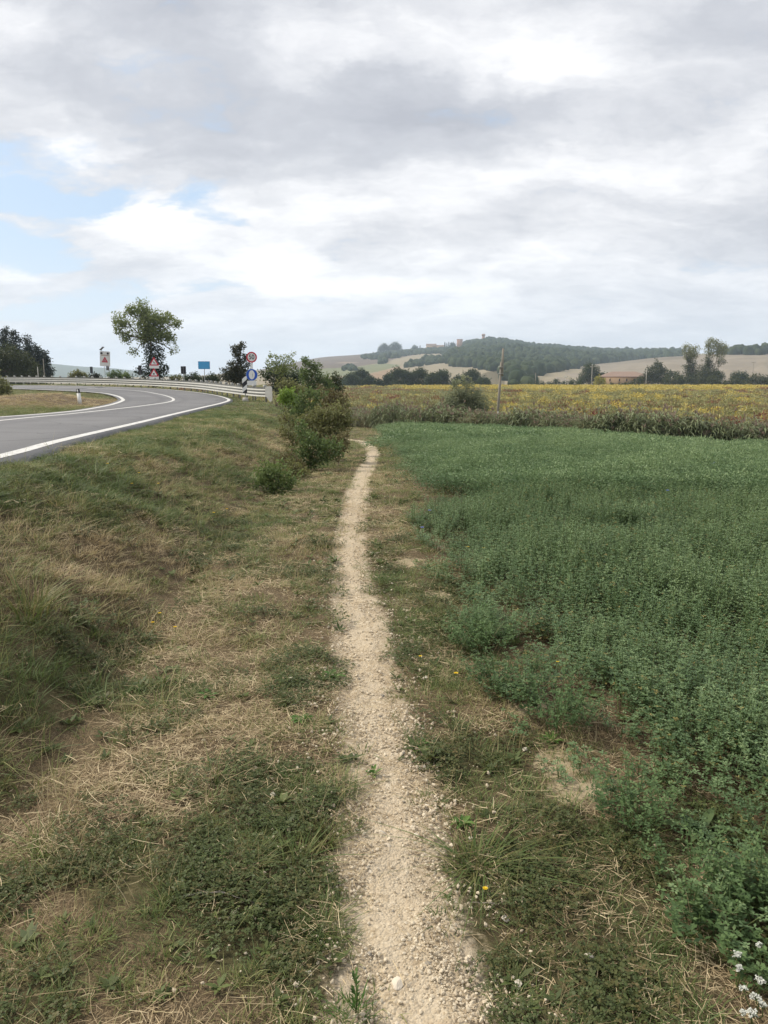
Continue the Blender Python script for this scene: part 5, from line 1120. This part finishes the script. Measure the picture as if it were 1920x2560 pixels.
def speed_sign():
    D = 45.6; g = ground_at(629, D); root = empty('speed_limit_sign', tuple(g)); tag(root, 'round red-bordered 50 speed limit sign above a round blue sign on one post', 'road sign'); m = D / F
    post(root, 629, 884, D, .035, .06)
    V, Fs = ring(.315, .235, .02); face(root, 'border', V, Fs, RED, 629, 893, D)
    c = [( .24 * math.cos(t), .24 * math.sin(t)) for t in np.linspace(0, 2 * math.pi, 36, endpoint=False)]; V, Fs = prism(c, .016); fc = face(root, 'sign_face', V, Fs, WHITE, 629, 893, D, .003)
    dg = link('digits', text_mesh('50', .39, BLACK), fc); dg.rotation_euler = (math.pi / 2, 0, 0); dg.location = (0, -.012, 0); dg.scale = (.86, 1, 1)
    V, Fs = ring(.345, .325, .02); face(root, 'rim', V, Fs, flat_mat('pale_blue_rim', (.25, .36, .55)), 629.5, 937, D)
    c = [(.33 * math.cos(t), .33 * math.sin(t)) for t in np.linspace(0, 2 * math.pi, 36, endpoint=False)]; V, Fs = prism(c, .016); bf = face(root, 'blue_disc', V, Fs, BLUE, 629.5, 937, D, .002)
    c = [(.175 * math.cos(t), .265 * math.sin(t)) for t in np.linspace(0, 2 * math.pi, 30, endpoint=False)]; V, Fs = prism(c, .006); em = face(root, 'emblem', V, Fs, WHITE, 0, 0, 1, -.011, parent=bf)
    V, Fs = prism([(.035, -.12), (.05, -.1), (.052, .06), (.04, .1), (.03, .02)], .004); face(root, 'emblem_mark', V, Fs, GREYB, 0, 0, 1, -.016, parent=bf)
    V, Fs = prism(rounded(.55, .27, .04), .015); pl = face(root, 'plate', V, Fs, WHITE, 629.5, 957.5, D)
    V, Fs = prism(rounded(.13, .30, .01), .012); face(root, 'bracket_plate', V, Fs, WHITE, 629, 917, D, .005)
speed_sign()
def hazard_marker():
    D = 42.6; g = ground_at(612, D); root = empty('hazard_marker', tuple(g)); tag(root, 'narrow black and white striped marker board in front of the guard rail end', 'marker board'); m = D / F
    post(root, 612, 945, D, .025, .04, name='post'); w, h = 11.5 * m, 41 * m
    b = face(root, 'board', *prism([(-w / 2, -h / 2), (w / 2, -h / 2), (w / 2, h / 2), (-w / 2, h / 2)], .015), BLACK, 611.5, 961.5, D)
    def clip(pts):
        from itertools import chain
        for ax, lim, sg in ((1, h / 2, 1), (1, -h / 2, -1)):
            o2 = []
            for a, c in zip(pts, pts[1:] + pts[:1]):
                ia, ic = sg * a[ax] <= sg * lim, sg * c[ax] <= sg * lim
                if ia: o2.append(a)
                if ia != ic: t = (lim - a[1]) / (c[1] - a[1]); o2.append((a[0] + t * (c[0] - a[0]), lim))
            pts = o2
        return pts
    for z0 in (.30, -.20):
        pts = clip([(-w / 2, z0 - .24), (w / 2, z0 - .02), (w / 2, z0 + .22), (-w / 2, z0 + .0)]); V, Fs = prism(pts, .006); face(root, 'white_stripe', V, Fs, WHITE, 0, 0, 1, -.011, parent=b)
    mb = MB(); mb.box((0, .04, .10), (.34, .28, .26), taper=.75); mb.build('footing', CONC, root)
hazard_marker()
def tri(w, r=.0):
    h = w * .866; return [(-w / 2, -h / 3), (w / 2, -h / 3), (0, 2 * h / 3)]
def rtri(w, cut=.06):
    P = tri(w); out = []
    for i in range(3):
        a, b, c = np.array(P[i - 1]), np.array(P[i]), np.array(P[(i + 1) % 3]); out += [tuple(b + (a - b) * cut), tuple(b + (c - b) * cut)]
    return out
def warning_signs():
    D = 63; g = ground_at(385, D); root = empty('warning_sign', tuple(g)); tag(root, 'two red triangular warning signs stacked on one post before the ivy trunk', 'road sign'); m = D / F
    post(root, 385, 896, D, .035, .06); w = 25 * m
    for (v, mark) in ((906.5, [[(-.10, .10), (-.02, .07), (.10, -.03), (.13, -.10), (.09, -.08), (.04, -.02), (-.03, .0), (-.06, .05)], [(.0, -.02), (.03, -.03), (.0, -.12), (-.02, -.12)]]), (934, [[(-.07, -.10), (-.03, -.10), (-.02, .02), (-.05, .06), (-.08, .02)], [(.01, -.10), (.05, -.10), (.05, .04), (.02, .08), (-.01, .03)]])):
        V, Fs = prism(rtri(w), .02); t = face(root, 'red_triangle', V, Fs, RED, 385, v, D)
        V, Fs = prism(rtri(w * .62), .008); face(root, 'white_triangle', V, Fs, WHITE, 0, 0, 1, -.013, parent=t)
        for k in mark: V, Fs = prism(k, .006); face(root, 'symbol', V, Fs, BLACK, 0, 0, 1, -.019, parent=t)
    for v in (917, 944.5): V, Fs = prism(rounded(24 * m, 7.8 * m, .03), .015); face(root, 'plate', V, Fs, WHITE, 385.3, v, D)
warning_signs()
def flashing_sign():
    D = 82; g = ground_at(268, D); root = empty('flashing_warning_sign', tuple(g)); tag(root, 'tilted white board with red triangle, two dark lamps and a solar panel', 'road sign'); m = D / F
    tl = math.radians(3.0)
    post(root, 269, 884, D, .045, .14); post(root, 258, 884, D, .025, .14)
    w, h = 24.5 * m, 36 * m; b = face(root, 'board', *prism(rounded(w, h, .05), .10), WHITE, 262.5, 897, D); b.rotation_euler = (0, tl, 0)
    V, Fs = prism(rtri(16 * m), .012); t = face(root, 'red_triangle', V, Fs, RED, 0, 0, 1, -.058, parent=b); t.location = (0, -.058, -4 * m)
    V, Fs = prism(rtri(9 * m), .008); k = face(root, 'inner_triangle', V, Fs, flat_mat('faded_pink', (.48, .28, .29)), 0, 0, 1, -.068, parent=b); k.location = (0, -.068, -4 * m)
    V, Fs = prism([(-.03, -.12), (.03, -.12), (.03, .10), (-.03, .10)], .006); k = face(root, 'symbol', V, Fs, RED, 0, 0, 1, 0, parent=b); k.location = (0, -.075, -4 * m)
    for x in (-8 * m, 7.5 * m):
        c = [(2.6 * m * math.cos(a), 2.6 * m * math.sin(a)) for a in np.linspace(0, 6.283, 20, endpoint=False)]; V, Fs = prism(c, .05); k = link('lamp', poly_mesh('lamp', V, Fs, DARKG), b); k.location = (x, -.075, 13.2 * m)
    V, Fs = prism(rounded(18 * m, 2.2 * m, .02), .008); k = link('faded_strip', poly_mesh('faded_strip', V, Fs, flat_mat('faded_orange_strip', (.45, .36, .30), var=.4, scale=14)), b); k.location = (0, -.056, 8.6 * m)
    mb = MB(); mb.box((0, 0, .28), (.50, .55, .035), np.array(Matrix.Rotation(-.8, 3, 'Y'))); mb.tube([(0, 0, -.12), (-.02, 0, .28)], .025, 6); k = mb.build('solar_panel', GREYB, b); k.location = (-7.5 * m, 0, 18 * m)
    k = MB().box((0, 0, 0), (5 * m, .2, 11 * m)).build('battery_box', GREYB, root); p = at(268.5, 920, D) - g; k.location = (p[0], .02, p[2])
flashing_sign()
for u, v0, v1, w, D, lb in ((228.5, 917, 933, 6.5, 86, 'small dark marker panel far left beyond the rail before the pale hills'), (350, 914, 936, 8, 74, 'dark marker panel half hidden against the ivy left of the warning triangles'), (458.5, 916, 934.5, 12.5, 62, 'dark marker panel with pale centre strip left of the blue sign')):
    g = ground_at(u, D); root = empty('marker_panel', tuple(g)); m = D / F; tag(root, lb, 'marker panel', 'dark marker panels on the bend')
    post(root, u, v0 + 2, D, .025, .05); h = (v1 - v0) * m; b = face(root, 'panel', *prism(rounded(w * m, h, .02), .02), BLACK, u, (v0 + v1) / 2, D)
    V, Fs = prism([(-.012, -h * .46), (.012, -h * .46), (.012, h * .46), (-.012, h * .46)], .006); k = face(root, 'strip', V, Fs, GREYB, 0, 0, 1, -.014, parent=b)
def blue_sign():
    D = 60; g = ground_at(510, D); root = empty('blue_sign', tuple(g)); tag(root, 'plain light blue rectangular sign on a thin post beyond the rail', 'road sign'); m = D / F
    post(root, 510, 908, D, .03, .05); face(root, 'sign_face', *prism(rounded(28 * m, 18 * m, .03), .02), SKYBLUE, 510, 913, D)
    face(root, 'frame', *prism(rounded(28.8 * m, 18.8 * m, .035), .012), GREYB, 510, 913, D, .012)
blue_sign()
def delineator():
    D = 31.5; m = D / F; p = at(200.5, 1014, D); g = np.array([p[0], p[1], float(height(np.array([p[0]]), np.array([p[1]]))[0])]); root = empty('delineator_post', tuple(g)); root.rotation_euler = (0, math.radians(-5), 0)
    tag(root, 'leaning white plastic road post with a black top on the inner verge', 'road post'); zt = at(197, 972, D)[2] - g[2]; hb = zt * .72
    mb = MB(); mb.box((0, 0, hb / 2 - .05), (.13, .10, hb + .1), taper=.9); mb.build('body', WHITE, root)
    mb = MB(); mb.box((0, 0, (hb + zt) / 2), (.115, .088, zt - hb), taper=.95); c = mb.build('black_cap', BLACK, root)
    MB().box((0, -.05, (hb + zt) / 2 - .01), (.045, .012, (zt - hb) * .72)).build('reflector', WHITE, root)
delineator()

# utility poles
def near_pole():
    D = 47.0; b = at(1241, 1075, D); b[2] = float(height(np.array([b[0]]), np.array([b[1]]))[0]); root = empty('wooden_pole', tuple(b)); tag(root, 'leaning weathered wooden pole spliced from two lengths beside the willow bush', 'pole')
    P = lambda u, v: at(u, v, D) - b
    lo = P(1253.5, 905); MB().tube([(0, 0, -.3), lo * .5, lo], [.085, .08, .07], 10).build('lower_pole', POLEW, root, True)
    a = P(1250.5, 940) + np.array([.10, -.03, 0]); t = P(1258, 871); MB().tube([a, (a + t) / 2, t], [.075, .068, .06], 10).build('upper_pole', POLEW, root, True)
    for f in (.2, .7): c = a + (P(1254, 908) - a) * f; MB().tube([c + np.array([-.06, 0, -.02]), c + np.array([-.06, 0, .02])], .15, 12).build('band', GALV, root)
    c = P(1245, 1033); MB().box(c + np.array([0, -.1, 0]), (.09, .01, .2)).build('tag', WHITE, root)
near_pole()
for u, v0, D, arm, lb, sm in ((1478, 911, 312, 1, 'far pale pole with one crossarm in front of the dark farm tree', POLEC), (1614, 921, 296, 0, 'far plain pale pole in front of the tree hiding the farmhouse', POLEC), (1879, 903, 420, 1, 'thin far pole with a crossarm on the field hill slope', POLEW), (1413, 940, 330, 1, 'small far pole left of the dark farm tree', POLEC), (1338, 932, 420, 0, 'small grey far pole against the wooded hill', POLEW),
                              (98, 917, 92, 0, 'short pale post in front of the dark conifers', POLEC), (113.5, 897, 96, 0, 'taller brown post in front of the lowest conifer', POLEW)):
    m = D / F; b = at(u, 972, D); b[2] = float(height(np.array([b[0]]), np.array([b[1]]))[0]); root = empty('utility_pole', tuple(b)); tag(root, lb, 'pole', 'far poles'); h = at(u, v0, D)[2] - b[2]; r = max(.10, .8 * m) if D > 200 else .05
    MB().tube([(0, 0, -.3), (0, 0, h * .5), (0, 0, h)], [r, r * .9, r * .75], 8).build('shaft', sm, root)
    if arm:
        MB().box((0, -.12, h - 6 * m if u == 1478 else h - 3 * m), (11 * m, .12, .18)).build('crossarm', sm, root)
        for s in (-.4, 0, .4): MB().tube([(s * 11 * m, -.12, h - (6 * m if u == 1478 else 3 * m) + .08), (s * 11 * m, -.12, h - (6 * m if u == 1478 else 3 * m) + .4)], .06, 6).build('insulator', GREYB, root)

# ------------------------------------------------------------------ single stones and plants near the path
def place_stone(dx, dy, wpx, hpx, mat, label, seed, group=None, depth=.8):
    p = gp(dx * D2S, dy * D2S); d = ray(dx * D2S, dy * D2S); s = p[1] / d[1] / F * D2S; w = wpx * s / 2 * 1.15; ob = link('stone', stone_mesh(seed, w, w * depth, w * .62 * max(.7, hpx / wpx), mat, 3, .15)); ob.location = (p[0], p[1], gz(np.array([p[0]]), np.array([p[1]]))[0] + w * .55); ob.rotation_euler = (random.uniform(-.3, .3), random.uniform(-.3, .3), random.uniform(0, 6)); tag(ob, label, 'stone', group); return ob
for q, (dx, dy, w, h, mt, lb) in enumerate([(1270, 2075, 24, 28, STOW, 'largest pale oval stone lying in the clover right of the path'), (1120, 2130, 22, 18, STOW, 'rounded whitish stone in the clover near the bottom edge'), (1092, 1990, 17, 18, STOW, 'white angular stone chip standing in clover beside the path'),
        (825, 1795, 16, 24, STO, 'upright tan stone in the middle of the gravel path'), (920, 1742, 15, 12, STOW, 'white angular stone on the right edge of the path'), (900, 1800, 13, 12, STO, 'pale stone on the path right of the upright tan stone'), (838, 1822, 16, 12, STO, 'flat pale stone just below the upright tan stone'),
        (800, 1880, 15, 11, STO, 'left stone of a pair on the gravel path'), (815, 1872, 13, 10, STO, 'right stone of a pair on the gravel path'), (1016, 1814, 11, 12, STOW, 'small white stone beside the bright green rosette'), (1132, 1920, 12, 10, STOW, 'small white pebble right of the coarse grass clump'), (918, 1468, 11, 9, STOW, 'small white stone on the verge far up the path'),
        (628, 1472, 15, 6, STOW, 'flat white chip in the grass left of the path'), (590, 1720, 13, 11, STOW, 'white stone in the green grass left of the path'), (634, 1772, 10, 9, STO, 'pale pebble in the grass left of the path'), (1134, 1622, 12, 12, STOW, 'white stone chip by the bare clay patch'), (800, 2055, 14, 10, PEBG, 'grey pebble near the bottom of the path'), (925, 2075, 16, 11, PEBG, 'dark grey pebble at the right side of the path bottom'),
        (668, 2105, 15, 14, STO, 'pale stone in the grass edge at the bottom left of the path'), (640, 2130, 16, 14, STO, 'pale stone half buried at the lower left path edge'), (858, 2120, 30, 16, STO, 'broad flat tan stone set in the path near the bottom')]):
    place_stone(dx, dy, w, h, mt, lb, 700 + q)

PLEAF = leaf_mat('broad_weed_leaf', [(0, (.05, .08, .035)), (.5, (.085, .135, .05)), (1, (.15, .19, .07))], trans=.25, nscale=8)
GRLEAF = leaf_mat('fresh_green_leaf', [(0, (.05, .11, .025)), (.5, (.09, .18, .04)), (1, (.17, .26, .06))], trans=.3, nscale=8)
ALF2 = leaf_mat('alfalfa_bush_leaf', [(0, (.06, .095, .035)), (.5, (.09, .15, .055)), (1, (.15, .23, .085))], trans=.3, nscale=6)
def long_leaf(L, Wd, arch, droop, seed=0, k=7, wave=.04):
    rg = np.random.default_rng(seed); s = np.linspace(0, 1, k); z = arch * s - droop * s ** 2; x = L * s * .95; wv = Wd / 2 * np.sin(np.clip(s * .94 + .05, 0, 1) * np.pi) ** .75; mb = MB(); V = []
    for i in range(k): V += [(x[i], -wv[i], z[i] * L + wv[i] * .3 + rg.normal(0, wave * Wd)), (x[i], 0, z[i] * L), (x[i], wv[i], z[i] * L + wv[i] * .3 + rg.normal(0, wave * Wd))]
    Q = [];
    for i in range(k - 1): Q += [[3 * i, 3 * i + 3, 3 * i + 4, 3 * i + 1], [3 * i + 1, 3 * i + 4, 3 * i + 5, 3 * i + 2]]
    mb.quads(V, Q, np.repeat(rg.uniform(.2, .8), 3 * k)); return mb
def rosette(name, dx, dy, n, L, Wd, arch, droop, mat, label, seed, el=.5):
    p = gp(dx * D2S, dy * D2S); root = empty(name, (p[0], p[1], gz(np.array([p[0]]), np.array([p[1]]))[0])); tag(root, label, 'weed'); rg = np.random.default_rng(seed)
    for q in range(n):
        ob = long_leaf(L * rg.uniform(.7, 1.15), Wd * rg.uniform(.8, 1.2), arch * rg.uniform(.6, 1.4), droop, seed * 50 + q).build('leaf', mat, root, True); ob.rotation_euler = (rg.normal(0, .15), -el * rg.uniform(.1, .8), q * 6.283 / n + rg.normal(0, .25))
    return root
rosette('dock_plant', 1515, 1800, 9, .13, .036, .45, .5, PLEAF, 'broad-leaved dock weed in the gap of the alfalfa', 1, .6)
rosette('dandelion_rosette', 1000, 1782, 13, .06, .018, .5, .5, GRLEAF, 'bright green rosette beside the gravel path', 2, .5)
rosette('dandelion_rosette', 650, 1558, 12, .075, .022, .4, .4, GRLEAF, 'dark green rosette in the grass left of the path', 3, .5)
rosette('dandelion_rosette', 805, 1668, 8, .05, .015, .5, .4, GRLEAF, 'small green seedling in the middle of the path', 4, .7)
rosette('dandelion_rosette', 1190, 1605, 14, .075, .018, .5, .4, GRLEAF, 'green rosette above the bare clay patch', 5, .5)
rosette('dandelion_rosette', 720, 1462, 11, .08, .024, .4, .35, GRLEAF, 'wide green rosette at the left path edge further up', 6, .4)
rosette('dandelion_rosette', 910, 1612, 10, .06, .018, .5, .4, GRLEAF, 'green rosette at the right edge of the path', 7, .5)
rosette('dandelion_rosette', 450, 1505, 10, .07, .022, .4, .4, GRLEAF, 'green rosette above the straw patch', 8, .5)
def clump_obj(name, dx, dy, me, label, cat_, s=1.0, rz=0.0):
    p = gp(dx * D2S, dy * D2S); ob = link(name, me); ob.location = (p[0], p[1], gz(np.array([p[0]]), np.array([p[1]]))[0]); ob.scale = (s, s, s); ob.rotation_euler = (0, 0, rz); tag(ob, label, cat_); return ob
GR2 = leaf_mat('coarse_grass', [(0, (.30, .24, .12)), (.35, (.17, .18, .06)), (.7, (.10, .155, .045)), (1, (.15, .2, .07))], trans=.3, nscale=10)
def grass_clump(n, rad, h0, h1, w, lean, seed): return tuft(n, rad, h0, h1, w, lean, seed, GR2)
clump_obj('grass_clump', 1035, 1870, grass_clump(130, .075, .06, .15, .0045, 1.7, 61), 'coarse pale green grass clump sprawling at the right of the path', 'grass clump')
clump_obj('grass_clump', 705, 1815, grass_clump(190, .06, .04, .075, .003, .7, 62), 'dense fine dark grass clump at the left path edge', 'grass clump')
clump_obj('grass_clump', 745, 1705, grass_clump(110, .045, .03, .07, .0032, 1.2, 63), 'low fan of dark grass at the left path edge', 'grass clump')
clump_obj('grass_clump', 650, 1720, grass_clump(240, .09, .03, .08, .003, .9, 64), 'broad green grass clump left of the low dark fan', 'grass clump')
clump_obj('grass_clump', 540, 1870, grass_clump(140, .06, .03, .09, .003, .9, 65), 'bushy green grass clump in the clover left of the path', 'grass clump')
clump_obj('grass_clump', 700, 2010, grass_clump(150, .06, .03, .08, .0032, 1.0, 66), 'dark grass clump at the lower left path edge', 'grass clump')
clump_obj('grass_clump', 640, 1870, grass_clump(60, .05, .06, .12, .005, 1.2, 67), 'bright green wide-bladed grass clump left of the path', 'grass clump')
clump_obj('grass_clump', 60, 1330, grass_clump(120, .12, .18, .34, .006, .8, 68), 'tall green grass clump at the left picture edge', 'grass clump')
def bush_alf(nst, rad, h0, h1, L, seed):
    me = alfalfa(nst, rad, h0, h1, L, seed, 12, True, .6); me.materials.clear(); me.materials.append(ALF2); me.materials.append(STEM); return me
clump_obj('alfalfa_plant', 1035, 1400, bush_alf(70, .16, .12, .24, .022, 71), 'rounded bright green alfalfa bush standing apart beside the path', 'plant')
clump_obj('alfalfa_plant', 1090, 1490, bush_alf(45, .15, .10, .22, .022, 72), 'low green alfalfa plant below the rounded bush', 'plant')
clump_obj('alfalfa_plant', 1200, 1570, bush_alf(45, .13, .14, .28, .022, 73), 'loose alfalfa plant above the bare clay patch', 'plant')
clump_obj('alfalfa_plant', 1370, 1780, bush_alf(30, .09, .14, .26, .021, 74), 'upright alfalfa plant at the corner of the bare clay patch', 'plant')
clump_obj('alfalfa_plant', 1500, 1930, bush_alf(24, .13, .10, .22, .021, 75), 'bluish alfalfa plant below the dock weed', 'plant')
clump_obj('alfalfa_plant', 1600, 2080, bush_alf(30, .15, .08, .20, .025, 76), 'large-leaved alfalfa plant near the bottom right corner', 'plant')
clump_obj('alfalfa_plant', 1650, 1990, bush_alf(24, .13, .10, .24, .022, 77), 'large-leaved alfalfa plant at the right picture edge', 'plant')
def spike_weed():
    p = gp(768 * D2S, 2190 * D2S); root = empty('spike_weed', (p[0], p[1], gz(np.array([p[0]]), np.array([p[1]]))[0])); tag(root, 'upright leafy weed stem at the bottom left edge of the path', 'weed')
    rg = np.random.default_rng(5); h = .13; mb = MB(); mb.tube([(0, 0, 0), (.005, 0, h * .5), (-.002, 0, h)], [.0025, .002, .001], 6); mb.build('stem', STEM, root)
    n = 70; t = rg.uniform(.1, 1, n); a = rg.uniform(0, 6.283, n); C = np.stack([0 * t, 0 * t, t * h], -1); mb = MB(); mb.leaves(C, unit(np.stack([np.cos(a), np.sin(a), 1.0 + 0 * a], -1)), unit(np.stack([-np.cos(a), -np.sin(a), 1 + 0 * a], -1)), .026 * (1.2 - .6 * t), .006, rg.uniform(.2, .9, n)); mb.build('foliage', GRLEAF, root)
    ob = link('basal_tuft', tuft(60, .05, .02, .06, .004, .9, 88, GRLEAF), root)
spike_weed()
WHITEP = flat_mat('white_petals', (.55, .56, .50), .7, .2, var=.2, scale=300); YELP = flat_mat('yellow_petals', (.75, .52, .02), .6, .2); BLUEP = flat_mat('chicory_petals', (.22, .27, .62), .6, .2)
def wild_carrot(label, spots, seed):
    p0 = gp(spots[0][0] * D2S, spots[0][1] * D2S + 60); root = empty('wild_carrot', (p0[0], p0[1], gz(np.array([p0[0]]), np.array([p0[1]]))[0])); tag(root, label, 'flower'); rg = np.random.default_rng(seed); b = np.array(root.location)
    for dx, dy, r in spots:
        g0 = gp(dx * D2S, dy * D2S); hz = rg.uniform(.10, .16); g = gp(dx * D2S, dy * D2S, hz); e = np.array([g[0], g[1], g[2] + hz]) - b
        mb = MB(); s0 = np.array([e[0] * .4, e[1] * .4, 0]); mb.tube([s0, (s0 + e) / 2 + rg.normal(0, .01, 3), e - np.array([0, 0, .012])], [.0018, .0015, .001], 5)
        for k in range(9): d = rdir(1, rg, .3, .8)[0]; mb.tube([e - np.array([0, 0, .012]), e + d * r * .8 * np.array([1, 1, .3])], [.0008, .0006], 4, caps=False)
        mb.build('stem', STEM, root); r = r * .9; n = 150; kc = 13; ca = rg.uniform(0, 6.283, kc); cr_ = r * np.sqrt(rg.random(kc)) * .9; w_ = rg.integers(0, kc, n); C = np.stack([cr_ * np.cos(ca), cr_ * np.sin(ca), .002 - (cr_ / r) ** 2 * .006 + rg.normal(0, .002, kc)], -1)[w_] + rg.normal(0, r * .10, (n, 3)) * np.array([1, 1, .5]); C = e + C; a = rg.uniform(0, 6.283, n)
        mb = MB(); mb.leaves(C, unit(np.stack([np.cos(a * 3), np.sin(a * 3), rg.normal(0, .3, n)], -1)), unit(np.stack([rg.normal(0, .5, n), rg.normal(0, .5, n), 1 + 0 * a], -1)), .0042, .0034, .5); mb.build('umbel', WHITEP, root)
wild_carrot('wild carrot with two small white flower heads in the alfalfa edge', [(1592, 2060, .013), (1596, 2088, .011)], 1)
wild_carrot('wild carrot with a cluster of white flower heads in the bottom right corner', [(1640, 2115, .016), (1608, 2135, .012), (1632, 2152, .016), (1648, 2170, .012), (1625, 2188, .015), (1606, 2186, .008), (1640, 2040, .01)], 2)
def flower(name, dx, dy, r, h, mat, label, group):
    p = gp(dx * D2S, dy * D2S, h); root = empty(name, (p[0], p[1], p[2])); tag(root, label, 'flower', group); rg = np.random.default_rng(int(dx)); mb = MB(); mb.tube([(0, 0, 0), (.004, 0, h * .5), (0, 0, h)], .0016, 5); mb.build('stem', STEM, root)
    n = 16; a = np.arange(n) * 6.283 / n; C = np.tile([0, 0, h], (n, 1)) + 0.0; mb = MB(); mb.leaves(C, unit(np.stack([np.cos(a), np.sin(a), .35 + 0 * a], -1)), np.tile([0, 0, 1.], (n, 1)), r, r * .4, .5); mb.leaves(C, unit(np.stack([np.cos(a + .2), np.sin(a + .2), .9 + 0 * a], -1)), np.tile([0, 0, 1.], (n, 1)), r * .6, r * .35, .5); mb.build('petals', mat, root)
for dx, dy, r, h, lb in ((908, 1418, .012, .05, 'small yellow flower in the clover up the path'), (985, 1455, .015, .05, 'yellow dandelion flower right of the path'), (1048, 1920, .010, .03, 'tiny yellow flower below the coarse grass clump'), (1205, 1430, .012, .1, 'yellow flower by the rounded alfalfa bush')): flower('yellow_flower', dx, dy, r, h, YELP, lb, None)
for q, (dx, dy) in enumerate([(330, 1345), (378, 1355), (345, 1325), (285, 1045), (232, 1002), (300, 1022), (342, 1045), (462, 1108), (490, 1100), (1010, 1182), (1045, 1185), (870, 985), (900, 1020)]): flower('yellow_flower', dx, dy, .02 if dy < 1200 else .014, .12, YELP, 'tiny yellow flower scattered over the grassy bank and field edge', 'yellow flowers on the bank')
for dx, dy in ((1543, 1000), (1540, 1003), (928, 1103), (912, 1140), (1442, 1060)): flower('chicory_flower', dx, dy, .03 if dy < 1050 else .022, .45 if dx > 1000 else .25, BLUEP, 'tiny pale blue chicory flower in the green field', 'chicory flowers in the field')
def stick(name, dx, dy, dx2, dy2, r, label, seed):
    a, b = gp(dx * D2S, dy * D2S), gp(dx2 * D2S, dy2 * D2S); rg = np.random.default_rng(seed); t = np.linspace(0, 1, 6)[:, None]; P = a + (b - a) * t; P[:, 2] = gz(P[:, 0], P[:, 1]) + .02; P[1:-1] += rg.normal(0, .004, (4, 3)); c = P[0].copy()
    ob = MB().tube(P - c, np.linspace(r, r * .6, 6), 6).build(name, POLEW, None, True); ob.location = c; tag(ob, label, 'stick')
stick('stick', 396, 1948, 490, 1942, .004, 'short brown stick lying in the clover left of the path', 1)
stick('dry_stalk', 430, 1935, 560, 1965, .0018, 'thin pale stalk lying beside the brown stick', 2)
stick('dry_stalk', 1075, 1960, 1015, 1810 + 150, .0016, 'thin pale stalk in the clover right of the path', 3)

# ------------------------------------------------------------------ haze: one closed box of even air
def haze():
    m, t = new_mat('haze_air'); pv = t.add('ShaderNodeVolumePrincipled', ins={'Color': (.68, .83, 1.0, 1), 'Density': HAZE, 'Anisotropy': 0.25}); t.l.new(pv.outputs[0], t.out.inputs['Volume'])
    mb = MB(); mb.box((0, 1550, 63), (6600, 3800, 138)); ob = mb.build('haze', m); tag(ob, 'pale even haze in the air over the valley', 'haze', kind='stuff'); return ob
HAZE = 0.00024
haze()
